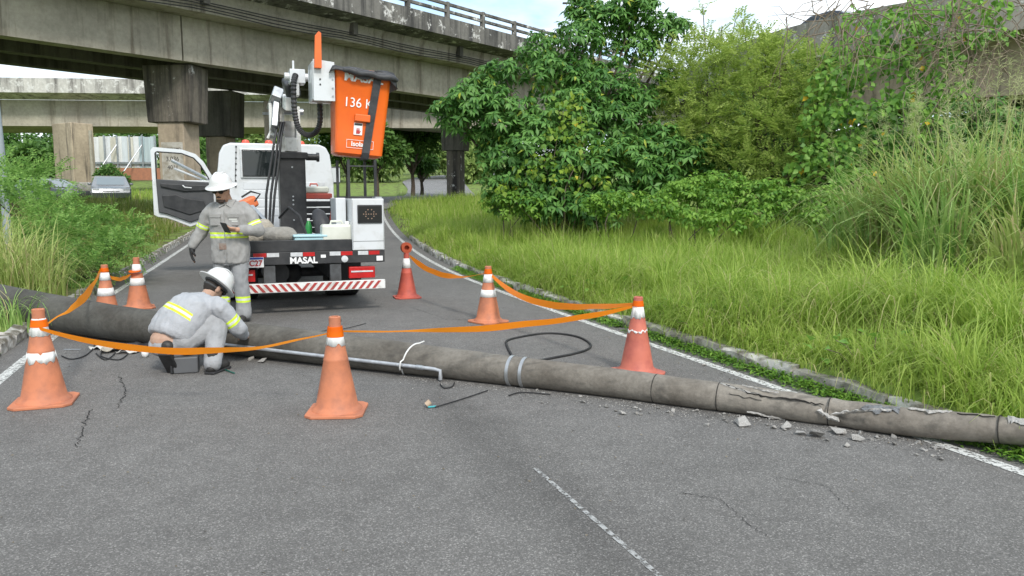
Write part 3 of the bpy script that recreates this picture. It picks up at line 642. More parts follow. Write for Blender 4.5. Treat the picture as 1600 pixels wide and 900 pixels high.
for z in (3.12, 3.19): m = MB(); m.cyl((.36, .54, z), (.36, .56, z), .012, n=8); m.build('hole_plug', M_black, fp)
m = MB(); m.prism([(.28, 3.33), (.38, 3.33), (.385, 3.8), (.35, 3.82), (.3, 3.76)], .48, .54, 1); m.build('control_lever', M_orange, brk, bevel=.006)
m = MB()
for x in (.62, .72, 1.02, 1.1):
    m.b2((x-.018, .55 if x in (.72, 1.1) else .95, .94), (x+.018, .59 if x in (.72, 1.1) else .99, 2.1))
m.b2((.74, .55, 1.55), (1.08, .585, 1.58)); m.b2((.74, .55, 2.0), (1.08, .585, 2.02)); m.b2((.64, .95, 1.55), (1.0, .985, 1.58)); m.build('basket_stand', M_blackp, tr)
# ================================================================ load on the truck bed (each its own thing)
TM = Matrix.Translation((-2.80, 10.25, 0)) @ Matrix.Rotation(RA, 4, 'Z')
def tl_(x, y, z): return TM @ Vector((x, y, z))
M_sack = pm('woven_sack', (.42, .38, .31), (.3, .27, .22), 8, .9, bump=.6, bscale=30)
M_sack2 = pm('grey_sack', (.3, .285, .25), (.2, .19, .17), 8, .9, bump=.6, bscale=30)
def sack(loc, r, m_, lab, seed):
    m = MB(); m.ell((0, 0, r[2]*.9), r, 12); 
    rr = random.Random(seed)
    m.v = [tuple(Vector(v)*(1+.12*noise.noise(Vector(v)*6+Vector((seed, 0, 0)))+.05*noise.noise(Vector(v)*15))) for v in m.v]
    o = m.build('sack', m_, None, smooth=80, loc=loc); o.rotation_euler = (0, 0, rr.uniform(0, 3)); put(o, lab, 'sack', 'sacks on the truck bed')
sack(tl_(-.62, .5, .93), (.22, .17, .13), M_sack, 'beige sack at the left of the truck bed', 1); sack(tl_(-.28, .45, .93), (.3, .2, .13), M_sack2, 'wide grey sack lying in front of the black pedestal', 2)
sack(tl_(-.48, .8, .95), (.2, .2, .16), M_sack, 'beige sack behind the two others on the truck bed', 3)
M_hdpe = pm('milky_plastic', (.66, .67, .6), (.56, .57, .49), 4, .4)
e = empty('jerry_can', tl_(.48, .2, .93), RA, 'milky white plastic jerry can beside the white locker', 'jerry can')
m = MB(); m.b2((-.21, -.12, 0), (.21, .12, .27)); m.build('body', M_hdpe, e, bevel=.04, seg=3); m = MB(); m.tube([(-.08, 0, .26), (-.07, 0, .31), (.07, 0, .31), (.09, 0, .26)], .016, 8); m.build('handle', M_hdpe, e, smooth=50)
m = MB(); m.lathe([(.035, .26), (.035, .31)], 14, (.15, 0, 0)); m.build('cap', M_wtext, e, smooth=40)
M_aqua = pm('pale_blue_plastic', (.42, .62, .66), (.36, .55, .6), 4, .4)
e = empty('cool_box', tl_(.12, .22, .93), RA, 'pale blue flat plastic box on the truck bed', 'box')
m = MB(); m.b2((-.21, -.13, 0), (.21, .13, .1)); m.build('body', M_aqua, e, bevel=.015); m = MB(); m.b2((-.225, -.145, .101), (.225, .145, .135)); m.build('lid', M_aqua, e, bevel=.012)
e = empty('crate', tl_(.48, 3.1, .93), RA, 'black slatted crate behind the pedestal', 'crate')
for k in range(5): m = MB(); m.b2((-.36, -.2, .02+k*.115), (.36, .2, .11+k*.115)); m.build('slat', M_blackp, e, bevel=.008)
for x in (-.34, .34): m = MB(); m.b2((x-.02, -.22, 0), (x+.02, .22, .6)); m.build('post', M_blackp, e)
M_gas = pm('red_fuel_plastic', (.5, .07, .04), (.4, .08, .06), 5, .45)
e = empty('fuel_can', tl_(.5, 3.1, 1.535), RA, 'red and white fuel can on top of the black crate', 'fuel can')
m = MB(); m.b2((-.3, -.12, 0), (.3, .12, .1)); m.build('base', M_gas, e, bevel=.02); m = MB(); m.b2((-.25, -.11, .1), (.25, .11, .22)); m.build('tank', M_hdpe, e, bevel=.04, seg=3); m = MB(); m.tube([(-.06, 0, .21), (-.05, 0, .26), (.06, 0, .26), (.07, 0, .21)], .014, 8); m.build('handle', M_gas, e)
e = empty('chainsaw', tl_(-.62, 2.6, 1.3), RA+.3, 'orange and white chainsaw lying left of the pedestal', 'chainsaw')
M_owo = pm('chainsaw_orange', (.75, .2, .08), (.6, .16, .06), 6, .5)
m = MB(); m.box((0, 0, .15), (.34, .22, .18), (0, R(-25), 0)); m.build('housing', M_owo, e, bevel=.04, seg=3); m = MB(); m.box((-.1, -.02, .02), (.26, .2, .16), (0, R(-15), 0)); m.build('engine', M_wtext, e, bevel=.03)
m = MB(); m.tube([(.1, -.1, .2), (.2, -.1, .32), (.05, -.1, .36), (-.1, -.1, .27)], .016, 8); m.build('handle', M_black, e); m = MB(); m.box((-.34, .05, -.1), (.5, .02, .09), (0, R(-40), 0)); m.build('guide_bar', M_steel, e, bevel=.006)
e = empty('tool_case', tl_(-.66, 2.5, .93), RA, 'dark tool case under the chainsaw on the truck bed', 'case')
m = MB(); m.b2((-.3, -.25, 0), (.3, .25, .34)); m.build('body', M_dkgrey, e, bevel=.03); m = MB(); m.tube([(-.1, -.26, .2), (-.08, -.3, .2), (.08, -.3, .2), (.1, -.26, .2)], .012, 6); m.build('handle', M_black, e)
for k, dx in enumerate((0, .1)):
    m = MB(); m.box((0, 0, 0), (.05, .9, .05)); o = m.build('steel_bar', M_steel, None, bevel=.004); o.matrix_world = TM @ Matrix.Translation((-.5+dx, 1.6, 1.2+.03*k)) @ Matrix.Rotation(R(28), 4, 'X') @ Matrix.Rotation(R(20), 4, 'Z')
    put(o, ['left one of two galvanised square bars leaning on the tool case', 'right one of two galvanised square bars leaning on the tool case'][k], 'bar', 'steel bars on the truck bed')
m = MB(); m.tube([(.36, .9, .98), (.4, 1.0, 1.15), (.34, 1.1, 1.32), (.3, 1.12, 1.38)], [.09, .13, .1, .05], 12); o = m.build('tool_bag', M_tarp, None, smooth=60); o.matrix_world = TM; put(o, 'black slumped tool bag between pedestal and jerry can', 'bag')
e = empty('green_bottle', tl_(.22, 1.3, .93), 0, 'green bottle standing right of the pedestal foot', 'bottle')
m = MB(); m.lathe([(.045, 0), (.05, .02), (.05, .2), (.03, .26), (.02, .29)], 16); m.build('body', pm('green_plastic', (.03, .25, .06), None, rough=.35), e, smooth=40); m = MB(); m.lathe([(.022, .29), (.022, .325)], 12); m.build('cap', M_wtext, e)
m = MB(); m.tube([(-.15, 2.0, 1.25), (-.05, 1.4, 1.42), (.05, .8, 1.3), (.12, .4, .98), (.2, .3, .95)], .02, 8); o = m.build('black_hose', M_black, None, smooth=60); o.matrix_world = TM; put(o, 'black hose looping over the sacks on the truck bed', 'hose')
# ================================================================ traffic cones
def conemat(name, c, c2): return pm(name, c, c2, 7, .62, bump=.12, bscale=12, lo=.42, hi=.66, detail=9)
CM = {'o': conemat('faded_orange_rubber', (.53, .19, .095), (.37, .14, .08)), 'r': conemat('red_rubber', (.5, .1, .065), (.36, .075, .06)), 'p': conemat('pinkish_red_rubber', (.52, .15, .1), (.4, .105, .08))}
M_band = pm('white_sleeve', (.72, .72, .7), (.5, .47, .43), 14, .6, lo=.52, hi=.72)
def cone(px, py, rz, c, bands, lab, h=.7, tilt=(0, 0), dirt=1, Z=None, base=None, nm='traffic_cone', grp='traffic cones round the fallen pole'):
    P = base or onz(px, py); e = empty(nm, P, rz, lab, 'cone', grp); e.rotation_euler = (tilt[0], tilt[1], rz)
    sc = h/.7; mm = CM[c]
    m = MB(); rr = .205; ch = .05
    po = [(rr, -rr+ch), (rr, rr-ch), (rr-ch, rr), (-rr+ch, rr), (-rr, rr-ch), (-rr, -rr+ch), (-rr+ch, -rr), (rr-ch, -rr)]
    m.prism([(a*sc, b*sc) for a, b in po], 0, .022*sc, 2); m.build('base', mm, e, bevel=.006)
    def rad(z): return .155-.118*((z-.03)/.62)
    m = MB(); prof = [(.185, .018), (.18, .03), (.163, .045), (rad(.06), .06)]+[(rad(z)+(.003 if .385 < z < .4 else 0), z) for z in (.15, .25, .384, .39, .4, .5, .6)]+[(.042, .64), (.042, .695), (.036, .7), (.026, .7), (.024, .64)]
    m.lathe([(r*sc, z*sc) for r, z in prof], 32); m.build('body', mm, e, smooth=50)
    m = MB()
    for a in (.4, 2.5): m.cyl((.038*sc*math.cos(a), .038*sc*math.sin(a), .668*sc), (.0445*sc*math.cos(a), .0445*sc*math.sin(a), .668*sc), .011*sc, n=10)
    m.build('tie_holes', M_black, e)
    for b in bands:
        a, b_ = b[:2]; rag = b[2] if len(b) > 2 else 0
        m = MB(); n = 40; vs = []; fs = []
        for i in range(n):
            t = 2*math.pi*i/n; g = rag*max(0, noise.noise(Vector((math.cos(t)*3, math.sin(t)*3, px*.1)))*1.2+.25); g2 = rag*.5*max(0, noise.noise(Vector((math.cos(t)*4, math.sin(t)*4, 5+px))))
            for z in (min(a+g, b_-.004), max(b_-g2, a+.004+g)):
                r = rad(z)+.0035; vs.append((r*sc*math.cos(t), r*sc*math.sin(t), z*sc))
        for i in range(n): fs.append((2*i, 2*((i+1) % n), 2*((i+1) % n)+1, 2*i+1))
        m.add(vs, fs); o = m.build('white_band', M_band, e, smooth=60, fixn=True); md = o.modifiers.new('t', 'SOLIDIFY'); md.thickness = .003; md.offset = -1
    return e
G_ = 'o'
cA = cone(70, 629, .35, 'o', [(.5, .63, .02), (.3, .385, .09)], 'orange cone with two white bands at lower left by the edge line', .73)
cB = cone(527, 643, .06, 'o', [(.49, .6, .03)], 'orange cone with one white collar in the foreground, at middle left', .71)
cC = cone(995, 582, .5, 'p', [(.5, .64, .03), (.37, .4, .05)], 'pinkish red cone with flaking lower band beside the pole at right', .69)
cD = cone(763, 503, .75, 'o', [(.5, .6), (.32, .41)], 'clean orange cone with two white bands standing near the kerb', .71)
cE = cone(636, 465, .3, 'r', [(.47, .62)], 'red cone with one white collar and a tape roll on top, right of the truck', .7)
cF = cone(168, 497, .2, 'o', [(.5, .6), (.3, .4)], 'orange cone behind the pole nearest the left kerb, tape tied on top', .7)
cG = cone(217, 481, .5, 'o', [(.49, .61), (.32, .42)], 'orange cone behind the pole, taller looking, right of the other left one', .72)
cone(0, 0, .3, 'r', [], 'small red orange cone standing on the truck bed', .5, base=tl_(.74, 2.5, .93), nm='bed_cone', grp=None)
# ================================================================ barrier tape
M_tape = pm('orange_tape', (1, .27, .012), (1, .24, .01), 3, .4)
m_, t_, p_, o_ = M_tape, M_tape.node_tree, M_tape.node_tree.nodes['Principled BSDF'], M_tape.node_tree.nodes['Material Output']
tr_ = N(t_, 'ShaderNodeBsdfTranslucent', {0: (1, .34, .025, 1)}); ms_ = N(t_, 'ShaderNodeMixShader', {0: .6}); t_.links.new(p_.outputs[0], ms_.inputs[1]); t_.links.new(tr_.outputs[0], ms_.inputs[2]); t_.links.new(ms_.outputs[0], o_.inputs[0])
def ctop(c, h): return c.location+Vector((0, 0, h))
tape = empty('barrier_tape', cA.location, 0, 'bright orange plastic barrier tape strung from cone to cone', 'tape')
def span(a, b, sag, tw0, tw1, w=.07, n=36, skew=.0):
    vs = []; fs = []; d = (b-a); h = Vector((d.y, -d.x, 0)).normalized()
    for i in range(n+1):
        u = i/n; us = u+skew*u*(1-u)
        p = a.lerp(b, u)-Vector((0, 0, sag*4*us*(1-us)))+Vector((0, 0, .012*noise.noise(Vector((u*6, tw1*9, 1)))*min(1, 8*u*(1-u))))
        ang = tw0+(tw1-tw0)*sst(u)+.3*math.sin(u*9)+.25*noise.noise(Vector((u*7, tw0*5, sag*30))); ww = w*(.35+.65*min(1, 6*min(u, 1-u)+.1))
        ax = Vector((0, 0, 1))*math.cos(ang)+h*math.sin(ang)
        vs += [p+ax*ww/2-cA.location, p-ax*ww/2-cA.location]
        if i: fs.append((2*i-2, 2*i-1, 2*i+1, 2*i))
    m = MB(); m.add(vs, fs); return m.build('tape_span', M_tape, tape, smooth=180, fixn=False)
off = lambda c, h, dx=0, dy=0: ctop(c, h)+Vector((dx, dy, 0))
span(off(cA, .59, .02, -.05), off(cB, .585, -.05, 0), .155, .15, .9, .058, skew=.0)
span(off(cB, .6, .05, 0), off(cC, .6, -.05, .0), .075, .9, .1, .056, skew=-.2)
span(off(cC, .615, -.03, .05), off(cD, .6, .04, 0), .2, .5, 1.0, .075, skew=-.35)
span(off(cD, .62, -.04, 0), off(cE, .66, .05, 0), .16, 1.1, .3, .075, skew=-.1)
span(off(cA, .6, .03, .03), off(cF, .64, -.04, -.02), .11, .6, -.3, .09, skew=-.4)
span(off(cF, .55, .06, 0), off(cG, .5, -.07, 0), .06, .4, .1, .05)
for c, h, hh in ((cA, .62, .055), (cB, .6, .075), (cC, .63, .05), (cD, .645, .06), (cF, .635, .05)):
    m = MB(); r0 = .062 if h < .63 else .053
    m.lathe([(r0, h-hh/2), (r0-.004, h), (r0-.009, h+hh/2), (r0-.013, h+hh/2), (r0-.006, h-hh/2)], 20); o = m.build('tape_wrap', M_tape, tape, smooth=60); o.location = c.location-cA.location
m = MB(); m.lathe([(.079, .5), (.079, .512)], 20); o = m.build('tape_wrap', M_tape, tape); o.location = cG.location-cA.location; o.rotation_euler = (.12, 0, 0); o.location.z = .03
M_core = pm('tape_core', (.42, .08, .03), (.3, .05, .02), 9, .7)
m = MB(); m.M = Matrix.Translation(ctop(cE, .785)) @ Matrix.Rotation(R(25), 4, 'Z') @ Matrix.Rotation(R(90), 4, 'X')
m.lathe([(.04, -.035), (.085, -.035), (.085, .035), (.04, .035), (.04, -.034)], 24); put(m.build('tape_roll', M_core, None, smooth=40), 'brown red roll of barrier tape stuck on top of the red cone', 'tape roll')
# ================================================================ the fallen pole
def polemat():
    m, t, p, o = newmat('old_pole_concrete'); g = N(t, 'ShaderNodeNewGeometry'); P = g.outputs['Position']; tc = N(t, 'ShaderNodeTexCoord')
    n1 = N(t, 'ShaderNodeTexNoise', {'Vector': P, 'Scale': 2.2, 'Detail': 9, 'Roughness': .68}); n2 = N(t, 'ShaderNodeTexNoise', {'Vector': P, 'Scale': 24., 'Detail': 8, 'Roughness': .7})
    mp = N(t, 'ShaderNodeMapping', {'Vector': P, 'Rotation': (0, 0, R(25)), 'Scale': (.7, 9, 9)}); n3 = N(t, 'ShaderNodeTexNoise', {'Vector': mp.outputs[0], 'Scale': 1.6, 'Detail': 6})
    sx = N(t, 'ShaderNodeSeparateXYZ', {0: P}); f = N(t, 'ShaderNodeMath', {0: sx.outputs[0], 1: .13, 2: .48}, operation='MULTIPLY_ADD', use_clamp=True)
    base = mixc_(t, f.outputs[0], (.095, .092, .08), (.31, .275, .23))
    c = mixc_(t, ramp(t, n1.outputs['Fac'], [(.38, 0), (.66, 1)]), base, mixc_(t, 1., base, (.5, .48, .46), 'MULTIPLY'))
    c = mixc_(t, ramp(t, n3.outputs['Fac'], [(.55, 0), (.75, .6)]), c, (.05, .046, .04))
    c = mixc_(t, 1., c, ramp(t, n2.outputs['Fac'], [(.3, .75), (.72, 1.2)]), 'MULTIPLY')
    t.links.new(c, p.inputs['Base Color']); p.inputs['Roughness'].default_value = .9
    b = N(t, 'ShaderNodeBump', {'Height': n2.outputs['Fac'], 'Strength': .5, 'Distance': .012}); t.links.new(b.outputs[0], p.inputs['Normal']); return m
M_pole = polemat(); M_fresh = pm('fresh_broken_concrete', (.5, .48, .45), (.28, .265, .24), 14, .95, bump=.9, bscale=40)
PP = [(-90, 456, 9.85, .232), (0, 472, 9.30, .215), (120, 494, 8.65, .2), (240, 515, 8.12, .184), (400, 541, 7.50, .166), (560, 565, 6.98, .15), (690, 578, 6.62, .134), (810, 590, 6.31, .122), (960, 609, 5.95, .114), (1050, 621, 5.72, .109), (1170, 636, 5.46, .103), (1290, 648, 5.2, .098), (1420, 659, 4.92, .092), (1540, 669, 4.66, .088), (1620, 676, 4.48, .086), (1800, 690, 4.12, .078), (2000, 706, 3.8, .065)]
pc = [at(a, b, c) for a, b, c, r in PP]; prr = [r for *_, r in PP]
for i, p in enumerate(pc): p.z = max(prr[i]*.97, p.z) if i < 12 else p.z
def polep(t):            # t in index units
    i = min(max(int(t), 0), len(pc)-2); u = t-i
    p0, q1, q2, p3 = pc[max(i-1, 0)], pc[i], pc[i+1], pc[min(i+2, len(pc)-1)]
    return .5*((2*q1)+(q2-p0)*u+(2*p0-5*q1+4*q2-p3)*u*u+(3*q1-p0-3*q2+p3)*u**3), prr[i]*(1-u)+prr[i+1]*u
fp_ = [polep(i/10) for i in range(0, 10*(len(pc)-1)+1)]
m = MB(); m.tube([p for p, r in fp_], [r for p, r in fp_], 40)
# roughen: small dents, and chips bitten from the top towards the tip
def polef(t): p, r = polep(t); d = (polep(t+.05)[0]-polep(t-.05)[0]).normalized(); n = Vector((d.y, -d.x, 0)).normalized(); return p, r, d, n, n.cross(d)
chips = [(10.35, 62, .1, .028), (10.9, 75, .1, .022), (11.25, 20, .16, .03), (12.2, 80, .12, .015), (13.75, 62, .2, .012), (10.6, 40, .06, .02), (11.7, 35, .1, .02), (11.1, -18, .12, .03)]
nv = []
for v in m.v:
    v = Vector(v); d = 0
    for t, a, w, h in chips:
        p, r, dd, n, u = polef(t); q = p+(n*math.cos(R(a))+u*math.sin(R(a)))*r; e_ = (v-q).length/w
        if e_ < 1: d += h*(1-e_*e_)*(.6+.6*abs(noise.noise(v*25)))
    j = min(range(len(pc)), key=lambda k: (pc[k]-v).length); c_ = pc[j]
    k = min(fp_, key=lambda z: (z[0]-v).length_squared)[0]
    nv.append(tuple(v-(v-k).normalized()*(d-.003*noise.noise(v*9)-.002*noise.noise(v*30))))
m.v = nv; pole = m.build('utility_pole', M_pole, None, smooth=60, fixn=False)
put(pole, 'cracked concrete utility pole lying across the whole road', 'pole')
def onpole(t, a, lift=.0): p, r, d, n, u = polef(t); return p+(n*math.cos(R(a))+u*math.sin(R(a)))*(r+lift)
def pole_ring(t, lift, wid, name, mt):
    m = MB(); vs = []; fs = []; n_ = 40; pr = [(-wid/2, 0), (-wid/2, lift), (wid/2, lift), (wid/2, 0)]
    p, r, d, n, u = polef(t)
    for i in range(n_):
        a = 2*math.pi*i/n_
        for k, l in pr: vs.append(p+d*k+(n*math.cos(a)+u*math.sin(a))*(r-.004+l))
    for i in range(n_):
        for j in range(4): fs.append((i*4+j, i*4+(j+1) % 4, ((i+1) % n_)*4+(j+1) % 4, ((i+1) % n_)*4+j))
    m.add(vs, fs); return m.build(name, mt, pole, smooth=40)
M_joint = pm('dark_joint', (.035, .032, .028), None, rough=.95)
for t in (8.72, 9.62, 11.05, 13.28): pole_ring(t, .006, .006, 'mould_joint', M_joint)
for t in (6.93, 7.08): pole_ring(t, .013, .028, 'steel_strap', M_steel)
def pole_crack(pts, w, mt, name='crack', n=6):
    vs = []; fs = []; P = []
    for (t0, a0), (t1, a1) in zip(pts, pts[1:]):
        for k in range(n): P.append((t0+(t1-t0)*k/n+random.gauss(0, .012), a0+(a1-a0)*k/n+random.gauss(0, 2.2)))
    P.append(pts[-1])
    for i, (t, a) in enumerate(P):
        ww = w*(.4+random.random()*1.1)*(1 if 0 < i < len(P)-1 else .2); da = math.degrees(ww/polef(t)[1])/2
        vs += [onpole(t, a-da, .002), onpole(t, a, .011), onpole(t, a+da, .002)]
        if i: b = 3*i; fs += [(b-3, b-2, b+1, b), (b-2, b-1, b+2, b+1)]
    m = MB(); m.add(vs, fs); return m.build(name, mt, pole, smooth=0, fixn=False)
pole_crack([(9.7, 72), (10.0, 45), (10.3, 38), (10.7, 44), (11.0, 36)], .011, M_joint); pole_crack([(9.62, 80), (9.9, 55), (10.2, 40)], .02, M_fresh, 'broken_edge'); pole_crack([(9.9, 86), (10.2, 70), (10.4, 66)], .012, M_fresh, 'broken_edge')
pole_crack([(11.1, 8), (11.35, 28), (11.6, 50), (11.8, 56)], .016, M_fresh, 'broken_edge'); pole_crack([(11.45, 50), (11.75, 62), (11.9, 70)], .07, M_steel and pm('exposed_grey_core', (.25, .26, .27), (.12, .12, .12), 30, .9, bump=.8), 'exposed_core'); pole_crack([(12.0, 82), (12.3, 75), (12.55, 85)], .03, M_fresh, 'broken_edge')
pole_crack([(13.5, 78), (13.75, 62), (14.1, 48), (14.5, 40)], .075, M_fresh, 'exposed_core'); pole_crack([(10.0, -35), (10.3, -45), (10.5, -60)], .02, M_fresh, 'broken_edge'); pole_crack([(9.75, 30), (10.2, 22)], .004, M_joint); pole_crack([(10.95, 10), (11.05, -5), (11.2, -20)], .03, M_fresh, 'broken_edge')
pole_crack([(12.6, 70), (13.2, 66)], .005, M_joint)
# conduit strapped along the pole, with its elbow
def smooth_path(ctl, k=8):
    C = [Vector(p) for p in ctl]; out = []
    for i in range(len(C)-1):
        p0, q1, q2, p3 = C[max(i-1, 0)], C[i], C[i+1], C[min(i+2, len(C)-1)]
        for j in range(k):
            u = j/k; out.append(.5*((2*q1)+(q2-p0)*u+(2*p0-5*q1+4*q2-p3)*u*u+(3*q1-p0-3*q2+p3)*u**3))
    return out+[C[-1]]
M_cond = pm('pale_galvanised_conduit', (.5, .52, .54), (.36, .37, .39), 14, .35, .4)
cd = [onpole(t, -10, .02) for t in (3.6, 4.2, 4.8, 5.3, 5.75)]
e1 = onpole(6.02, -10, .024); e2 = onpole(6.1, -8, .028); e3 = e2.copy(); e3.z -= .07; e4 = e3.copy(); e4.z = .015
m = MB(); m.tube(smooth_path(cd, 3)+[onpole(5.95, -10, .022), e1, e2+Vector((0, 0, -.012)), e3, e4], .017, 12); cdo = m.build('conduit', M_cond, None, smooth=50)
put(cdo, 'galvanised steel conduit with bent end strapped along the fallen pole', 'conduit')
m = MB(); q = onpole(5.8, -10, .022); q2 = onpole(5.88, -10, .022); m.cyl(q, q2, .022, n=14); m.build('coupling', M_steel, cdo, smooth=40)
M_tie = pm('white_cable_tie', (.7, .7, .68), None, rough=.5)
vs = [onpole(5.62+.0008*a, a, .004 if not -24 < a < 4 else .042) for a in range(-70, 100, 6)]
m = MB(); m.tube(vs, .007, 6); m.tube([vs[-1], vs[-1]+Vector((.05, .0, .02))], .006, 5); put(m.build('cable_tie', M_tie, None, smooth=60), 'white cable tie round the pole and conduit near the elbow', 'cable tie')
# cables
def cable(pix, r, lab, name='cable', m_=None, z=None, k=8):
    P = [onz(a, b, (z or .01)) if len(p) == 2 else at(a, b, p[2]) for p in pix for a, b in [p[:2]]]
    m = MB(); m.tube(smooth_path(P, k), r, 7); return put(m.build(name, m_ or M_black, None, smooth=60), lab, 'cable')
cable([(812, 572), (800, 556), (792, 540), (793, 532), (815, 526), (850, 521), (880, 522), (905, 527), (921, 536), (921, 544), (900, 552), (860, 560), (820, 568)], .013, 'thick black cable loop lying behind the pole', 'cable_loop')
cable([(680, 636), (720, 624), (762, 610)], .005, 'thin black wire from the small cork to the pole')
cable([(795, 618), (815, 613), (860, 616)], .005, 'short black wire lying under the banded part of the pole'); cable([(688, 600), (694, 606), (706, 604), (710, 598)], .006, 'black wire coming out of the conduit elbow')
cable([(476, 528), (500, 518), (540, 513), (572, 505)], .004, 'thin black wire on the road behind the front cone')
cable([(96, 556), (112, 561), (132, 556), (145, 545), (148, 536)], .006, 'thin black wire at the left end of the rag heap')
cable([(150, 552), (165, 562), (180, 550), (165, 545), (158, 556), (185, 562), (200, 553)], .006, 'tangled black wire among the white rags'); cable([(166, 528), (178, 522), (195, 524), (215, 540), (228, 546), (232, 536)], .018, 'thick black cable curving from the pole behind the crouching worker')
cable([(100, 546), (126, 546)], .005, 'pale thin stick on the road left of the rags', 'stick', M_steel); cable([(345, 575), (358, 580), (366, 583)], .006, 'short dark green wire by the crouching worker boot', 'wire', pm('green_wire', (.02, .12, .09), None, rough=.5))
m = MB(); P = onz(666, 637); m.cyl((0, 0, .02), (.03, .01, .045), .022, n=12); put(m.build('cork_plug', pm('cork', (.5, .38, .27), (.36, .27, .19), 20, .8), None, loc=P), 'small round tan plug at the end of the thin wire', 'plug')
m = MB(); m.tube([onz(669, 636, .012), onz(681, 635, .008)], .007, 6); put(m.build('wire_end', pm('teal_plastic', (.05, .35, .38), None, rough=.5)), 'teal sleeve between the round plug and the wire', 'sleeve')
# rags, box and rubble
M_rag = pm('white_rag', (.62, .61, .57), (.4, .38, .34), 10, .9)
def rag(px, py, w, h, m_, lab, seed, name='rag'):
    P = onz(px, py); nx = 12; vs = []; fs = []
    for i in range(nx+1):
        for j in range(nx+1):
            u = (i/nx-.5)*w; v = (j/nx-.5)*h; q = Vector((u*12, v*12, seed)); k = noise.noise(q)
            vs.append((u*(1+.4*noise.noise(q+Vector((9, 0, 0)))), v*(1+.4*noise.noise(q+Vector((0, 9, 0)))), max(.005, .028+.05*k)))
    for i in range(nx):
        for j in range(nx): a = i*(nx+1)+j; fs.append((a, a+nx+1, a+nx+2, a+1))
    m = MB(); m.add(vs, fs); o = m.build(name, m_, None, smooth=80, loc=P); o.rotation_euler = (0, 0, seed); md = o.modifiers.new('t', 'SOLIDIFY'); md.thickness = .004; put(o, lab, 'rag')
rag(158, 545, .14, .2, M_rag, 'crumpled white rag at the left end of the litter', 1.2); rag(175, 549, .2, .2, M_sack, 'beige crumpled cloth in the litter behind the left cone', 2.3); rag(199, 552, .2, .1, M_rag, 'flat white plastic scrap next to the beige cloth', 3.1); rag(230, 540, .3, .3, M_tarp, 'black cloth behind the crouching worker', 4.4)
m = MB(); m.ell((0, 0, .04), (.035, .03, .045), 8); m.lathe([(.02, .07), (.012, .1)], 10); put(m.build('white_bulb', M_wtext, None, smooth=60, loc=onz(227, 558)), 'small white bulb on the road by the crouching worker', 'bulb')
e = empty('instrument_box', onz(291, 581), R(18), 'grey and black instrument box on the road under the crouching worker', 'box')
m = MB(); m.b2((-.1, -.08, 0), (.11, .1, .15)); m.build('case', pm('grey_plastic', (.1, .103, .107), None, rough=.5), e, bevel=.015)
m = MB(); m.b2((-.125, -.085, .005), (-.101, .105, .155)); m.build('end_panel', M_blackp, e, bevel=.01); m = MB(); m.tube([(-.05, .02, .15), (-.04, .02, .19), (.1, .02, .19), (.11, .02, .15)], .01, 6); m.build('handle', M_black, e)
m = MB(); m.b2((-.131, -.05, .05), (-.126, .05, .12)); m.build('screen', M_glass, e)
M_rub = pm('rubble', (.48, .46, .43), (.3, .285, .26), 12, .95, bump=.6, bscale=40); M_rubd = pm('dark_rubble', (.26, .25, .23), (.17, .155, .14), 12, .95, bump=.6, bscale=40)
def chunk_mesh(seed):
    r = random.Random(seed); bm = bmesh.new()
    for i in range(11): bm.verts.new((r.uniform(-.5, .5), r.uniform(-.35, .35), r.uniform(-.25, .25)))
    bmesh.ops.convex_hull(bm, input=bm.verts); 
    for v in [v for v in bm.verts if not v.link_faces]: bm.verts.remove(v)
    me = bpy.data.meshes.new('chunk'); bm.to_mesh(me); bm.free(); return me
CH = []
for k in range(8):
    me = chunk_mesh(k+3); me.materials.append(M_rub if k % 3 else M_rubd); CH.append(me)
def chunk(px, py, size, lab=None, k=None, rz=None):
    P = onz(px, py); o = link('rubble_chunk', CH[random.randrange(8) if k is None else k]); s = size; o.scale = (s, s, s*random.uniform(.6, 1)); o.location = P+Vector((0, 0, s*.2)); o.rotation_euler = (random.gauss(0, .2), random.gauss(0, .2), random.uniform(0, 6) if rz is None else rz)
    put(o, lab or 'small pale concrete chip broken from the pole, lying along its near side', 'rubble', 'concrete chips beside the pole'); return o
for px, py, s, lab in ((972, 647, .07, 'pale flat chip alone on the road below the middle of the pole'), (1278, 684, .14, 'largest flat concrete slab piece under the broken part'), (1340, 688, .1, 'angular tilted concrete piece right of the slab piece'), (1322, 697, .07, 'white chip nearest the camera below the broken part'), (1160, 664, .13, 'long grey slab piece wedged under the pole left of the break'), (1228, 670, .09, 'dark grey lump under the break in the pole'),
                       (1210, 670, .07, 'pale lump left of the dark lump under the break'), (1252, 680, .07, 'pale lump on top of the slab piece pile'), (1308, 678, .11, 'brownish block under the pole right of the break'), (412, 566, .1, 'grey block against the pole right of the crouching worker'), (392, 562, .08, 'grey block nearest the crouching worker against the pole'), (1185, 522, .05, 'dark lump on the edge line behind the pole'), (1100, 572, .06, 'pale chip behind the pole right of the pinkish cone')):
    chunk(px, py, s, lab)
R2 = random.Random(5)
for i in range(70):
    t = R2.uniform(7.2, 12.6); p, r, d, n, u = polef(t); q = p+n*(r+R2.random()**2*.35-.02); o = chunk(0, 600, R2.uniform(.018, .055)); o.location = (q.x, q.y, .008)
for i in range(26):
    t = R2.uniform(6.0, 11.6); p, r, d, n, u = polef(t); q = p-n*(r+R2.random()**1.5*.9); o = chunk(0, 600, R2.uniform(.015, .04)); o['label'] = 'small concrete chip scattered on the road behind the pole'; o['group'] = 'chips behind the pole'; o.location = (q.x, q.y, .006)
vs = []; fs = []
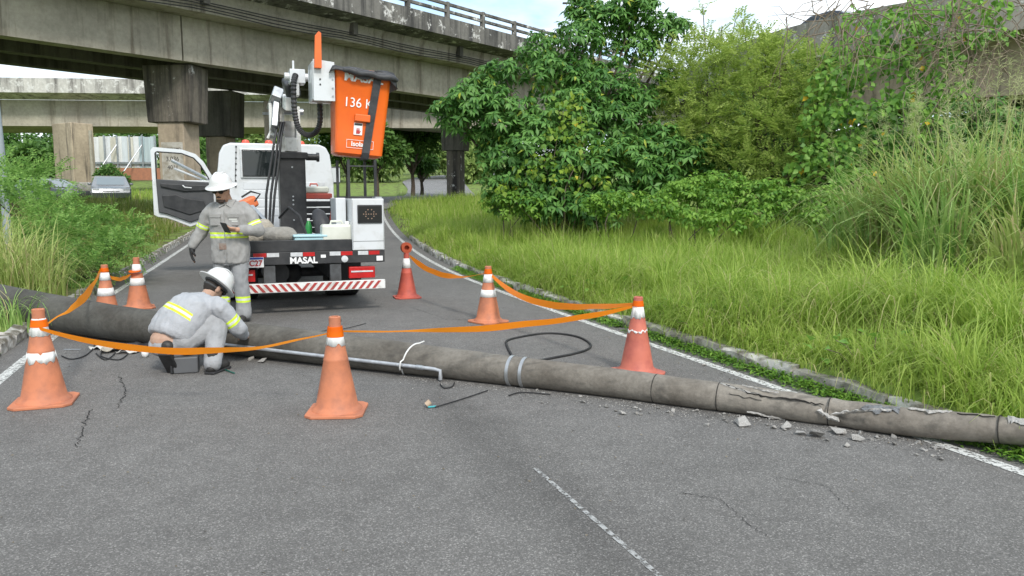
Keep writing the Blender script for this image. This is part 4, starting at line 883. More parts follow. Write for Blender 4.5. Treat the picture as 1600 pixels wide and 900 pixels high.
for i in range(1500):
    s_ = R2.uniform(3, 14); w_ = R2.uniform(-2.8, 3.3) if R2.random() < .45 else 3.3-abs(R2.gauss(0, .25)); x, y = rw(s_, w_); q = R2.uniform(.003, .012); a = R2.uniform(0, 6.28); k = len(vs); c, d = math.cos(a)*q, math.sin(a)*q
    vs += [(x+c, y+d, .006), (x-d*.5, y+c*.5, .006+q*.5), (x-c, y-d, .006), (x+d*.5, y-c*.5, .007)]; fs.append((k, k+1, k+2, k+3))
o = nmesh('road_litter', np.array(vs), np.array(fs), pm('dry_leaf_litter', (.09, .065, .04), (.22, .19, .14), 3, .95)); put(o, 'scattered dry leaf bits and grit on the road', 'litter', None, 'stuff')
# crumbs too small to count
vs = []; fs = []
for i in range(2600):
    t = R2.uniform(5.6, 13); p, r, d, n, u = polef(t); near = R2.random() < .75
    q = p+n*(r+abs(R2.gauss(0, .12))-.03) if near else p-n*(r+abs(R2.gauss(0, .5)))
    s = R2.uniform(.002, .008); k = len(vs); vs += [(q.x+R2.gauss(0, s), q.y+R2.gauss(0, s), .002), (q.x+s, q.y, .002), (q.x, q.y+s, .002), (q.x, q.y, s)]; fs += [(k, k+1, k+3), (k+1, k+2, k+3), (k+2, k, k+3)]
o = nmesh('concrete_crumbs', np.array([tuple(v) for v in vs]), np.array(fs), M_rub); put(o, 'fine concrete crumbs scattered along the fallen pole', 'crumbs', None, 'stuff')
# ================================================================ people
def voxmesh(mb, vox, it=6, wr=0, wsc=10, seed=0, name='m', fn=None):
    me = mb.mesh('tmp'); o = link('tmp', me); r = o.modifiers.new('r', 'REMESH'); r.mode = 'VOXEL'; r.voxel_size = vox
    if it: s = o.modifiers.new('s', 'SMOOTH'); s.iterations = it; s.factor = .5
    dg = bpy.context.evaluated_depsgraph_get(); out = bpy.data.meshes.new_from_object(o.evaluated_get(dg)); bpy.data.objects.remove(o)
    out.name = name
    if wr:
        co = [v.co.copy() for v in out.vertices]; nn = [v.normal.copy() for v in out.vertices]
        for v, c, n in zip(out.vertices, co, nn):
            q = Vector((c.x*wsc, c.y*wsc, c.z*wsc*.55)); s = Vector((seed, seed*2, 0))
            k = noise.noise(q+s); rid = 1-abs(noise.noise(q*1.7+s*3))*2.2
            v.co = c+n*wr*(k*.8+.7*rid*(.5+.5*noise.noise(q*.4))+.3*noise.noise(q*3.1))
    out.polygons.foreach_set('use_smooth', [True]*len(out.polygons)); return out
def limb(m, pts, rr, n=12):
    for p, r in zip(pts, rr): m.ell(p, (r, r, r), 7)
    for i in range(len(pts)-1): m.tube([pts[i], pts[i+1]], [rr[i], rr[i+1]], n)
def loft(m, secs, ax, ay, n=20):
    vs = []; fs = []
    for c, rx, ry in secs:
        for j in range(n):
            a = 2*math.pi*j/n; ca, sa = math.cos(a), math.sin(a); e = .82
            vs.append(Vector(c)+ax*(rx*math.copysign(abs(ca)**e, ca))+ay*(ry*math.copysign(abs(sa)**e, sa)))
    for i in range(len(secs)-1):
        for j in range(n): fs.append((i*n+j, i*n+(j+1) % n, (i+1)*n+(j+1) % n, (i+1)*n+j))
    fs += [tuple(reversed(range(n))), tuple(range((len(secs)-1)*n, len(secs)*n))]
    m.add(vs, fs)
def bands(me, specs):
    """specs: (point, normal, half width, region test): yellow-silver-yellow tape cut into the cloth"""
    bm = bmesh.new(); bm.from_mesh(me)
    for p, n, h, reg in specs:
        p = Vector(p); n = Vector(n).normalized()
        for k in (-1, -.36, .36, 1):
            g = [f for f in bm.faces if reg(f.calc_center_median()) and abs((f.calc_center_median()-p).dot(n)) < h+.05]
            ge = list({e for f in g for e in f.edges}); gv = list({v for f in g for v in f.verts})
            bmesh.ops.bisect_plane(bm, geom=g+ge+gv, plane_co=p+n*h*k, plane_no=n, dist=1e-5)
        for f in bm.faces:
            c = f.calc_center_median()
            if reg(c):
                d = (c-p).dot(n)/h
                if abs(d) < 1: f.material_index = 2 if abs(d) < .36 else 1
    bm.to_mesh(me); bm.free()
M_skin = pm('skin', (.46, .3, .22), (.4, .25, .18), 9, .55)
M_skin2 = pm('pale_skin', (.47, .27, .18), (.42, .235, .155), 9, .55)
M_cloth = pm('grey_work_cloth', (.315, .31, .3), (.26, .255, .245), 9, .9, bump=.25, bscale=60)
M_cloth2 = pm('light_grey_work_cloth', (.39, .4, .42), (.33, .34, .355), 8, .9, bump=.25, bscale=60)
M_trou = pm('grey_trouser_cloth', (.3, .305, .31), (.24, .245, .25), 7, .9, bump=.3, bscale=50)
M_yel = pm('fluorescent_yellow', (.6, .8, .04), None, rough=.6); M_sil = pm('silver_tape', (.62, .64, .6), None, rough=.45)
M_helm = pm('white_helmet', (.62, .62, .61), None, rough=.3, spec=.5, coat=.3)
M_boot = pm('black_boot_leather', (.022, .021, .02), (.045, .042, .038), 14, .5, bump=.3)
M_hair = pm('dark_hair', (.02, .016, .013), None, rough=.8); M_glove = pm('black_glove', (.014, .014, .015), (.03, .03, .03), 18, .7, bump=.3)
M_beard = pm('beard', (.09, .06, .045), (.05, .035, .03), 60, .9)
M_stain = pm('brown_stain', (.2, .13, .1), (.26, .22, .19), 30, .95)
def hand(m, w, d, up, L=.19, curl=.5, thumb=1):
    """w wrist, d towards the fingers, up the back of the hand"""
    d = d.normalized(); up = (up-d*up.dot(d)).normalized(); sd = d.cross(up)
    pc_ = w+d*.05*L/.19; M = Matrix((sd, d, up)).transposed()
    m.ell(pc_, (.043, .056, .019), 8, M=M)
    for i, l in enumerate((.062, .074, .07, .055)):
        b = w+d*.085+sd*((i-1.5)*.0195); a = d; pts = [b-d*.02, b]; c = curl
        for k in range(3):
            a = (a*math.cos(c*.7)-up*math.sin(c*.7)).normalized(); b = b+a*l/2.2; pts.append(b)
        limb(m, pts, [.0095, .0095, .009, .0085, .007], 8)
    s = sd*thumb; limb(m, [w+d*.02+s*.028, w+d*.05+s*.052-up*.012, w+d*.075+s*.056-up*.03, w+d*.098+s*.048-up*.045], [.013, .011, .0095, .008], 8)
def boot(m, ank, toe, h=.16):
    f = Vector((toe[0]-ank[0], toe[1]-ank[1], toe[2]-ank[2])); F = f.normalized()
    limb(m, [ank+Vector((0, 0, h-.06)), ank], [.055, .052]); 
    limb(m, [ank-F*.035-Vector((0, 0, .035)), ank+f*.35-Vector((0, 0, .03)), ank+f*.75-Vector((0, 0, .04)), toe-Vector((0, 0, .04))], [.042, .046, .047, .04])
def helmet(parent, c, axis, fwd, s=1.0):
    z = Vector(axis).normalized(); y = Vector(fwd); y = (y-z*y.dot(z)).normalized(); x = y.cross(z); M = Matrix((x, y, z)).transposed().to_4x4(); M.translation = c
    m = MB(); m.M = M @ Matrix.Diagonal((s*.93, s*1.06, s, 1))
    m.lathe([(.175, -.012), (.178, -.006), (.16, .004), (.14, .01), (.128, .03), (.122, .06), (.108, .095), (.082, .122), (.045, .138), (.0, .142), (.0, .136), (.08, .117), (.115, .06), (.122, .02), (.125, .0), (.16, -.006)], 32)
    h = m.build('hard_hat', M_helm, parent, smooth=50)
    m = MB(); m.M = m.M = M @ Matrix.Diagonal((s, s*1.06, s, 1))
    for k in (-1, 0, 1): m.tube([(k*.035, -.105*math.cos(a)*1.0, .045+.1*math.sin(a)) for a in [R(20+14*i) for i in range(11)]], [.004]+[.009]*9+[.004], 6)
    m.build('ridge', M_helm, h, smooth=60); return h, M
# ---------------- worker standing behind the pole with a phone
X1 = (360-800)/FPX*9.62
w1 = empty('person', (X1, 9.62, 0), 0, 'standing worker in grey uniform and white hard hat looking down at a phone', 'person')
V3 = Vector
def body1(sk):
    g = 0 if sk else 1
    m = MB()
    return m
m = MB()       # skin body, one surface
sh = 1.40
loft(m, [(V3((0, .01, .86)), .15, .1), (V3((0, .01, 1.0)), .155, .105), (V3((0, .01, 1.2)), .17, .11), (V3((0, .01, 1.34)), .17, .1), (V3((0, .01, 1.42)), .1, .07)], V3((1, 0, 0)), V3((0, 1, 0)))
limb(m, [V3((0, .01, 1.4)), V3((-.02, -.03, 1.5)), V3((-.03, -.05, 1.55))], [.065, .058, .06])
hc = V3((-.045, -.085, 1.575)); Mh = Euler((R(17), 0, R(-8))).to_matrix()
m.ell(hc, (.078, .098, .115), 12, M=Mh); m.ell(hc+Mh @ V3((0, -.035, -.06)), (.06, .06, .065), 10, M=Mh)
m.ell(hc+Mh @ V3((0, -.1, -.012)), (.014, .022, .026), 6, M=Mh); m.ell(hc+Mh @ V3((0, -.088, -.068)), (.026, .014, .009), 6, M=Mh)
for s in (-1, 1): m.ell(hc+Mh @ V3((s*.08, .008, -.01)), (.012, .024, .034), 6, M=Mh)
for s in (-1, 1): limb(m, [V3((s*.09, 0, .9)), V3((s*.1, -.01, .5)), V3((s*.11, .01, .1))], [.075, .05, .04])
aR = [V3((-.2, .01, 1.37)), V3((-.345, .02, 1.09)), V3((-.435, -.05, .90))]; aL = [V3((.2, .01, 1.37)), V3((.325, -.0, 1.10)), V3((.165, -.235, 1.125))]
limb(m, aR, [.055, .043, .03]); limb(m, aL, [.055, .043, .03])
hand(m, aL[2], V3((-.8, -.55, .12)), V3((.1, -.6, -.8)), curl=.75, thumb=-1)
hand(m, aR[2], V3((-.1, -.1, -1)), V3((-.9, -.3, .1)), curl=.35, thumb=-1)
me = voxmesh(m, .0055, 3, name='body'); me.materials.append(M_skin2); link('body', me, w1)
m = MB(); loft(m, [(V3((0, 0, .715)), .195, .14), (V3((0, 0, .73)), .205, .148), (V3((0, 0, .9)), .212, .155), (V3((0, 0, 1.02)), .205, .155), (V3((0, .0, 1.15)), .218, .158), (V3((0, .0, 1.3)), .228, .15), (V3((0, .005, 1.37)), .205, .125), (V3((0, .01, 1.43)), .12, .085), (V3((-.01, 0, 1.455)), .085, .075)], V3((1, 0, 0)), V3((0, 1, 0)), 24)
limb(m, [V3((-.17, .01, 1.36)), V3((-.23, .01, 1.3)), aR[1], aR[2]+V3((.01, .005, .03))], [.085, .087, .074, .056]); limb(m, [V3((.17, .01, 1.36)), V3((.23, .01, 1.3)), aL[1]+V3((.01, .01, 0)), aL[1].lerp(aL[2], .75)], [.085, .087, .076, .06])
me = voxmesh(m, .011, 4, .017, 9, 2.2, 'shirt')
for mm in (M_cloth, M_yel, M_sil): me.materials.append(mm)
bands(me, [((0, 0, 1.055), (0, 0, 1), .034, lambda c: abs(c.x) < .222), ((-.305, .01, 1.155), (.5, 0, 1), .026, lambda c: c.x < -.225), ((.285, .01, 1.19), (-.45, 0, 1), .024, lambda c: c.x > .24 and c.y > -.09)])
shirt = link('shirt', me, w1)
m = MB(); m.ell((0, 0, 0), (.09, .075, .02), 10); 
for s in (-1, 1): m.add([(s*.005, -.1, 1.415), (s*.085, -.075, 1.43), (s*.1, -.02, 1.475), (s*.03, -.075, 1.475), (s*.07, -.115, 1.375)], [(0, 4, 1), (0, 1, 2, 3)])
m.v = m.v[len(m.v)-10:]; m.f = [(0, 4, 1), (0, 1, 2, 3), (5, 9, 6), (5, 6, 7, 8)]; m.m = [0]*4
o = m.build('collar', M_cloth, shirt, fixn=False); md = o.modifiers.new('t', 'SOLIDIFY'); md.thickness = .012
m = MB(); m.tube([V3((.0, -.163, z)) for z in (.76, .95, 1.1, 1.25, 1.36)], .006, 6); m.build('button_placket', M_cloth, shirt)
for x in (-.105, .105):
    m = MB(); m.box((x, -.158, 1.235), (.12, .012, .13)); pk = m.build('pocket', M_cloth, shirt, bevel=.004); m = MB(); m.box((x, -.166, 1.285), (.13, .012, .045)); m.build('flap', M_cloth, pk, bevel=.004)
m = MB(); m.box((-.03, -.168, .925), (.085, .006, .075)); m.build('stain', M_stain, shirt, bevel=.002)
for x, s in ((.1, 1), (.12, .7)):
    m = MB(); m.box((x, -.163, 1.245 if s == 1 else 1.222), (.07*s+.02, .005, .011)); m.build('chest_print', M_sil, shirt)
m = MB(); loft(m, [(V3((0, 0, .7)), .17, .125), (V3((0, 0, .8)), .185, .135), (V3((0, 0, .95)), .18, .13)], V3((1, 0, 0)), V3((0, 1, 0)))
for s in (-1, 1): limb(m, [V3((s*.095, 0, .8)), V3((s*.105, -.015, .5)), V3((s*.115, .0, .25)), V3((s*.125, -.01, .1))], [.107, .088, .08, .086])
me = voxmesh(m, .011, 4, .018, 8, 5.1, 'trousers')
for mm in (M_trou, M_yel, M_sil): me.materials.append(mm)
bands(me, [((0, 0, .28), (0, 0, 1), .036, lambda c: True)]); link('trousers', me, w1)
for s in (-1, 1):
    m = MB(); boot(m, V3((s*.125, .0, .085)), V3((s*.15, -.19, .085)), .13); me = voxmesh(m, .008, 3, name='boot'); me.materials.append(M_boot); bt = link('boot', me, w1)
    m = MB(); m.box((s*.14, -.09, .012), (.095, .28, .024), (0, 0, s*.13)); m.build('sole', M_black, bt, bevel=.01)
m = MB(); hand(m, aR[2]+V3((0, 0, .01)), V3((-.1, -.1, -1)), V3((-.9, -.3, .1)), curl=.35, thumb=-1); m.v = [tuple(V3(v)) for v in m.v]; limb(m, [aR[2]+V3((.005, 0, .035)), aR[2]-V3((0, 0, .03))], [.034, .03])
me = voxmesh(m, .005, 1, name='glove'); 
for v in me.vertices: v.co += v.normal*.005
me.materials.append(M_glove); link('glove', me, w1)
h1, M1 = helmet(w1, hc+Mh @ V3((0, .012, .062)), Mh @ V3((0, 0, 1)), Mh @ V3((0, -1, 0)), 1.05)
m = MB(); m.M = M1; m.box((0, .128, .055), (.075, .004, .012), (R(14), 0, 0)); m.build('helmet_print', pm('grey_print', (.35, .36, .37), None), h1)
m = MB()
for s in (-1, 1): m.ell(hc+Mh @ V3((s*.036, -.09, .012)), (.034, .014, .022), 8, M=Mh)
m.tube([hc+Mh @ V3((-.08, 0, .012)), hc+Mh @ V3((-.066, -.08, .016)), hc+Mh @ V3((0, -.105, .016)), hc+Mh @ V3((.066, -.08, .016)), hc+Mh @ V3((.08, 0, .012))], .005, 6); m.build('safety_glasses', pm('smoked_lens', (.012, .01, .009), None, rough=.12), w1, smooth=60)
m = MB(); m.ell(hc+Mh @ V3((0, -.055, -.1)), (.048, .045, .036), 12, M=Mh); m.ell(hc+Mh @ V3((0, -.092, -.05)), (.034, .012, .01), 6, M=Mh); me = voxmesh(m, .006, 2, .004, 60, 1, 'beard'); me.materials.append(M_beard); link('beard', me, w1)
m = MB(); m.ell(hc+Mh @ V3((0, .022, .01)), (.081, .085, .1), 10, M=Mh); m.build('hair', M_hair, w1, smooth=70)
hp_ = aL[2]+V3((-.085, -.085, .005))
hp_ = V3((hp_.x*1.06, hp_.y*1.05, hp_.z*1.045))
e = empty('phone', w1.location+hp_+V3((-.012, -.005, .022)), R(-15), 'black mobile phone held in the standing worker left hand', 'phone'); e.rotation_euler = (R(-52), R(6), R(-20))
m = MB(); m.b2((-.045, -.078, -.005), (.045, .078, .005)); m.build('body', M_blackp, e, bevel=.004); m = MB(); m.b2((-.04, -.072, -.0062), (.04, .072, -.0052)); m.build('back_cover', M_dkgrey, e); m = MB(); m.b2((-.04, -.072, .0052), (.04, .072, .0062)); m.build('screen', M_glass, e)
w1.scale = (1.06, 1.05, 1.045)
# ---------------- worker crouching beside the pole, back to the camera
O2 = V3((-2.95, 6.85, 0)); w2 = empty('person', O2, 0, 'crouching worker in light grey uniform and tilted white hard hat, back turned, beside the pole', 'person')
HP = V3((-.13, -.01, .275)); CH_ = V3((.085, .19, .60)); sR = V3((.285, .08, .57)); sL = V3((-.1, .29, .6))
axl = (sR-sL).normalized(); spine = (CH_-HP).normalized(); back = axl.cross(spine).normalized()
hipR = V3((.0, -.04, .29)); hipL = V3((-.2, .06, .29)); kR = V3((.265, .13, .47)); kL = V3((.02, .48, .38)); fR = V3((.27, -.09, .1)); fL = V3((-.1, -.12, .22))
eR = V3((.405, .17, .37)); hR = V3((.375, .43, .25)); eL = V3((.1, .55, .42)); hL = V3((.28, .62, .28))
hd = V3((.15, .33, .725)); fwd2 = V3((.5, .75, -.45)).normalized()
zh = (V3((.42, .5, .68))).normalized(); yh = (fwd2-zh*fwd2.dot(zh)).normalized(); xh = yh.cross(zh); MH2 = Matrix((xh, yh, zh)).transposed()
m = MB()
ctr = lambda u, lift=0: HP.lerp(CH_, u)+back*lift
BK = -1 if back.y > 0 else 1           # towards the camera side
bk_ = back*BK
loft(m, [(ctr(-.12), .15, .11), (ctr(.15), .15, .11), (ctr(.5)+bk_*.03, .16, .11), (ctr(.85)+bk_*.03, .17, .11), (ctr(1.05)+bk_*.01, .15, .08)], axl, back)
m.ell(HP+bk_*.02, (.17, .15, .13), 10)
limb(m, [CH_, V3((.12, .27, .67)), hd-zh*.04], [.07, .062, .06])
m.ell(hd, (.078, .098, .112), 12, M=MH2); m.ell(hd+MH2 @ V3((0, .035, -.06)), (.058, .06, .062), 10, M=MH2); m.ell(hd+MH2 @ V3((0, .1, -.01)), (.014, .022, .026), 6, M=MH2)
for s in (-1, 1): m.ell(hd+MH2 @ V3((s*.08, -.005, -.012)), (.012, .024, .034), 6, M=MH2)
limb(m, [sR, eR, hR], [.056, .044, .031]); limb(m, [sL, eL, hL], [.056, .044, .031])
limb(m, [hipR, kR, fR], [.085, .058, .042]); limb(m, [hipL, kL, fL], [.085, .058, .042])
hand(m, hR, V3((-.2, .9, -.35)), V3((.3, .2, .9)), curl=.6, thumb=-1); hand(m, hL, V3((.5, .6, -.5)), V3((-.2, .3, .9)), curl=.6, thumb=1)
me = voxmesh(m, .006, 3, name='body'); me.materials.append(M_skin); link('body', me, w2)
m = MB(); loft(m, [(ctr(.0)+bk_*.02, .21, .165), (ctr(.08)+bk_*.03, .235, .178), (ctr(.3)+bk_*.045, .235, .175), (ctr(.6)+bk_*.055, .228, .172), (ctr(.85)+bk_*.045, .225, .155), (ctr(1.03)+bk_*.02, .18, .115), (ctr(1.15), .1, .08)], axl, back, 24)
limb(m, [sR-axl*.06, sR, eR, hR.lerp(eR, .12)], [.09, .09, .076, .056]); limb(m, [sL+axl*.06, sL, eL, hL.lerp(eL, .12)], [.09, .09, .076, .056])
me = voxmesh(m, .011, 4, .016, 9, 8.2, 'shirt')
for mm in (M_cloth2, M_yel, M_sil): me.materials.append(mm)
ua = (eR-sR).normalized()
bands(me, [(ctr(.55), spine, .032, lambda c: (c-ctr(.55)).dot(axl) < .2 and (c-ctr(.55)).dot(axl) > -.235), (sR.lerp(eR, .66), ua, .034, lambda c: (c-sR.lerp(eR, .66)).length < .115 and (c-ctr(.55)).dot(axl) > .2)])
sh2 = link('shirt', me, w2)
m = MB(); m.M = Matrix.Translation(ctr(.97)+bk_*.145+axl*-.02) @ Matrix((axl, spine, bk_)).transposed().to_4x4(); m.box((0, 0, 0), (.07, .012, .004)); m.build('back_print', M_sil, sh2)
m = MB(); m.ell(HP+V3((-.0, -.005, -.03)), (.19, .165, .125), 12)
limb(m, [hipR, hipR.lerp(kR, .5), kR, kR.lerp(fR, .5), fR+V3((0, .0, .0))], [.125, .112, .095, .085, .078]); limb(m, [hipL, hipL.lerp(kL, .5), kL, kL.lerp(fL, .85)], [.125, .112, .09, .075])
me = voxmesh(m, .011, 4, .016, 9, 3.7, 'trousers'); me.materials.append(M_trou); 
me.materials.clear(); me.materials.append(pm('light_grey_trousers', (.33, .335, .345), (.27, .275, .28), 8, .9, bump=.3, bscale=50)); tro = link('trousers', me, w2)
# waistband above the belt line
wb = [HP+V3(((.165*math.cos(a)), .144*math.sin(a), .045-.025*max(0, -math.sin(a)))) for a in [2*math.pi*i/28 for i in range(29)]]
m = MB(); m.tube(wb, .011, 6); m.build('waistband', M_dkgrey, tro, smooth=60)
m = MB(); boot(m, V3((.27, -.09, .085)), V3((.31, .1, .085)), .16); me = voxmesh(m, .008, 3, name='boot'); me.materials.append(M_boot); bt = link('boot', me, w2); m = MB(); m.box((.285, -.02, .012), (.1, .29, .024), (0, 0, -.2)); m.build('sole', M_black, bt, bevel=.01)
m = MB(); boot(m, V3((-.1, -.155, .19)), V3((-.09, -.03, .07)), .13); me = voxmesh(m, .008, 3, name='boot'); me.materials.append(M_boot); bt = link('boot', me, w2); m = MB(); m.box((-.095, -.15, .1), (.115, .27, .03), (R(-52), 0, -.05)); m.build('sole', M_black, bt, bevel=.01)
h2, M2 = helmet(w2, hd+zh*.045, zh, yh, 1.05)
m = MB(); m.tube([hd+MH2 @ V3((.098*math.cos(a), .112*math.sin(a), .03)) for a in [2*math.pi*i/24 for i in range(25)]], .014, 8); m.tube([hd+MH2 @ V3((.085*math.cos(a), .1*math.sin(a), -.015)) for a in [R(200+14*i) for i in range(11)]], .011, 8); m.build('harness', M_chas, h2, smooth=60)
m = MB(); m.ell(hd+MH2 @ V3((0, -.012, .0)), (.08, .094, .1), 12, M=MH2); m.build('hair', M_hair, w2, smooth=70)
m = MB(); m.tube([hd+MH2 @ V3((.083, -.0, .0)), hd+MH2 @ V3((.082, .06, .005)), hd+MH2 @ V3((.05, .1, .0))], .008, 6); m.ell(hd+MH2 @ V3((.05, .085, .0)), (.03, .02, .02), 7, M=MH2); m.build('safety_glasses', bpy.data.materials['smoked_lens'], w2, smooth=60)
# ================================================================ vegetation
def nrm(a): return a/np.maximum(np.linalg.norm(a, axis=-1, keepdims=True), 1e-9)
def leaves(name, P, D, Nn, L, W, mat, parent=None, droop=.18, fold=.12):
    n = len(P); D = nrm(D); S_ = nrm(np.cross(D, Nn)); U = np.cross(S_, D); L = np.broadcast_to(L, n)[:, None]; W = np.broadcast_to(W, n)[:, None]
    b = P; l = P+D*L*.45+S_*W*.5+U*W*fold; r = P+D*L*.45-S_*W*.5+U*W*fold; m = P+D*L*.5-U*L*.02; t = P+D*L-U*L*droop
    V = np.stack([b, l, r, m, t], 1).reshape(-1, 3); k = (np.arange(n)*5)[:, None, None]
    F = (np.array([[0, 3, 1], [0, 2, 3], [1, 3, 4], [3, 2, 4]])[None]+k).reshape(-1, 3)
    return nmesh(name, V, F, mat, parent)
def randdir(n):
    v = rng.normal(size=(n, 3)); return nrm(v)
def blades(name, P, H, W, lean, az, mat, parent=None, segs=3, bend=1.6):
    n = len(P); u = np.linspace(0, 1, segs+1)[None, :, None]; d = np.stack([np.cos(az), np.sin(az), np.zeros(n)], 1)[:, None, :]
    sd = np.stack([-np.sin(az), np.cos(az), np.zeros(n)], 1)[:, None, :]; ln = lean[:, None, None]; h = H[:, None, None]
    ang = ln*(u**bend); mid = P[:, None, :]+d*h*np.sin(ang)*u+np.array([0, 0, 1.])*h*u*np.cos(ang)
    w = W[:, None, None]*(1-u**1.6)*.5+.0006
    V = np.stack([mid+sd*w, mid-sd*w], 2).reshape(-1, 3); m = 2*(segs+1)
    q = np.array([[2*i, 2*i+1, 2*i+3, 2*i+2] for i in range(segs)]); F = (q[None]+(np.arange(n)*m)[:, None, None]).reshape(-1, 4)
    return nmesh(name, V, F, mat, parent)
def limbs(parent, base, tips, r0, mat, name='trunk', sag=.15, n=6):
    m = MB(); base = Vector(base)
    for t in tips:
        t = Vector(t); mid = base.lerp(t, .5)+Vector((random.gauss(0, sag), random.gauss(0, sag), abs(random.gauss(0, sag)))); p = smooth_path([base, base.lerp(mid, .5)+Vector((random.gauss(0, sag*.4), random.gauss(0, sag*.4), 0)), mid, t], 3)
        k = len(p); m.tube(p, [r0*(1-.85*i/(k-1)) for i in range(k)], n)
    return m.build(name, mat, parent, smooth=70, fixn=False)
M_bark = pm('bark', (.13, .1, .075), (.06, .048, .038), 9, .95, bump=.6, bscale=30); M_twig = pm('dry_twig', (.24, .19, .14), (.15, .115, .085), 9, .95)
L_dark = leafmat('dark_glossy_leaf', (.055, .165, .032), (.18, .36, .08), (.4, .46, .06), .38, .48, .02, .5)
L_feath = leafmat('yellow_green_leaflet', (.23, .34, .06), (.48, .58, .15), None, .52, .6, .06, .4)
L_fleft = leafmat('soft_green_leaflet', (.12, .26, .05), (.28, .46, .11), None, .38, .55, .06, .9)
L_vine = leafmat('vine_leaf', (.08, .21, .03), (.23, .42, .065), (.7, .45, .02), .35, .5, .012, .8)
L_shrub = leafmat('shrub_leaf', (.1, .24, .03), (.25, .43, .06), None, .42, .5, .06, .9)
L_bg = leafmat('far_leaf', (.045, .12, .022), (.13, .25, .05), None, .3, .6, .06, .12); L_bgl = leafmat('pale_far_leaf', (.13, .21, .05), (.27, .36, .1), None, .3, .6, .06, .12)
L_grass = leafmat('verge_grass', (.21, .35, .035), (.46, .57, .13), (.6, .55, .26), .48, .55, .05, .55); L_grass2 = leafmat('left_grass', (.12, .19, .03), (.27, .32, .07), (.45, .4, .2), .4, .6, .12, .6)
L_tall = leafmat('tall_grass', (.2, .38, .08), (.46, .6, .2), (.5, .44, .22), .38, .5, .06, .8); L_pale = leafmat('pale_tall_grass', (.26, .36, .08), (.5, .56, .2), (.5, .44, .22), .4, .55, .12, .8)
L_seed = leafmat('grass_panicle', (.42, .46, .2), (.58, .6, .32), None, .3, .8)
def lobe(px, py, r, Y): return np.array(at(px, py, Y)), r*Y/FPX
def shell_pts(c, r, n, lo=.72, flat=.85):
    d = randdir(n); d[:, 2] = np.abs(d[:, 2])*np.where(rng.random(n) < .78, 1, -1); k = r*(lo+(1.05-lo)*rng.random(n)**.6)[:, None]
    lump = 1+.16*np.sin(d[:, :1]*7+c[0])*np.cos(d[:, 2:]*6+c[2])
    return c+d*k*lump*np.array([1, 1, flat]), d
def tree_empty(name, base, lab, cat='tree', group=None): return empty(name, base, 0, lab, cat, group)
def rel(e, V): return V-np.array(e.location)
def broadleaf(name, lobes, base, lab, mat, dens=26, L=.2, W=.075, per=9, trunk=.13, group=None, cat='tree', fill=.35):
    e = tree_empty(name, base, lab, cat, group); PP_, DD, NN = [], [], []
    tips = []
    for c, r in lobes:
        n = int(dens*4*math.pi*r*r*.5)+4; p, d = shell_pts(c, r, n); tips.append(Vector(c)-e.location)
        for q, o in zip(p, d):
            a0 = rng.random()*6.28
            up = nrm(o*.7+np.array([0, 0, .8])); x = nrm(np.cross(up, np.array([.3, .9, .1]))); y = np.cross(up, x)
            for k in range(per):
                a = a0+6.283*k/per+rng.normal()*.25; rd = x*math.cos(a)+y*math.sin(a); el = rng.normal(.05, .35); D = rd*math.cos(el)+up*math.sin(el)-np.array([0, 0, .35])
                PP_.append(q+rd*.02); DD.append(D); NN.append(up+rng.normal(size=3)*.2)
        nf = int(n*per*fill); PP_ += list(c+randdir(nf)*r*(.72*rng.random(nf)**.33)[:, None]); DD += list(randdir(nf)-np.array([0, 0, .4])); NN += list(randdir(nf)*.6+np.array([0, 0, 1]))
    P = rel(e, np.array(PP_)); n = len(P)
    leaves('crown', P, np.array(DD), np.array(NN), L*rng.uniform(.65, 1.25, n), W*rng.uniform(.7, 1.2, n), mat, e, .22)
    limbs(e, (0, 0, -.2), tips, trunk, M_bark); return e
def fronds(name, P, D, L, mat, parent, pairs=9, ll=.075, lw=.02):
    n = len(P); D = nrm(D); S_ = nrm(np.cross(D, np.array([0, 0, 1.])+rng.normal(size=(n, 3))*.3)); U = np.cross(S_, D)
    u = np.linspace(.12, 1, pairs); A = []; B = []; Nn = []
    for k in u:
        pos = P+D*(L*k)[:, None]-U*(L*k*k*.25)[:, None]
        for s in (-1, 1):
            A.append(pos); B.append(S_*s*.85+D*.5-np.array([0, 0, .12])+rng.normal(size=(n, 3))*.12); Nn.append(U+rng.normal(size=(n, 3))*.2)
    A = np.concatenate(A); B = nrm(np.concatenate(B)); Nn = np.concatenate(Nn); m = len(A); sd = nrm(np.cross(B, Nn)); l = ll*rng.uniform(.7, 1.2, m)[:, None]; w = lw*rng.uniform(.8, 1.2, m)[:, None]
    V = np.stack([A, A+B*l*.5+sd*w*.5, A+B*l, A+B*l*.5-sd*w*.5], 1).reshape(-1, 3); F = (np.array([[0, 1, 2, 3]])[None]+(np.arange(m)*4)[:, None, None]).reshape(-1, 4)
    return nmesh(name, V, F, mat, parent)
def feathery(name, lobes, base, lab, mat, dens=20, L=.38, ll=.075, lw=.022, trunk=.07, group=None, cat='tree', pairs=9, sprays=()):
    e = tree_empty(name, base, lab, cat, group); P, D = [], []
    for c, r in lobes:
        n = int(dens*2*math.pi*r*r)+6; p, d = shell_pts(c, r, n, .35); P.append(p); D.append(d*.7+rng.normal(size=(n, 3))*.45+np.array([0, 0, .1]))
    for a, b, n in sprays:
        a = np.array(a); b = np.array(b); t = rng.random(n)[:, None]; P.append(a+(b-a)*t+rng.normal(size=(n, 3))*.05*(1.3-t)); D.append(randdir(n)*.8+nrm(b-a)*.6)
    P = rel(e, np.concatenate(P)); D = np.concatenate(D)
    fronds('crown', P, D, L*rng.uniform(.6, 1.2, len(P)), mat, e, pairs, ll, lw)
    limbs(e, (0, 0, -.2), [Vector(c)-e.location for c, r in lobes]+[Vector(b)-e.location for a, b, n in sprays], trunk, M_bark); return e
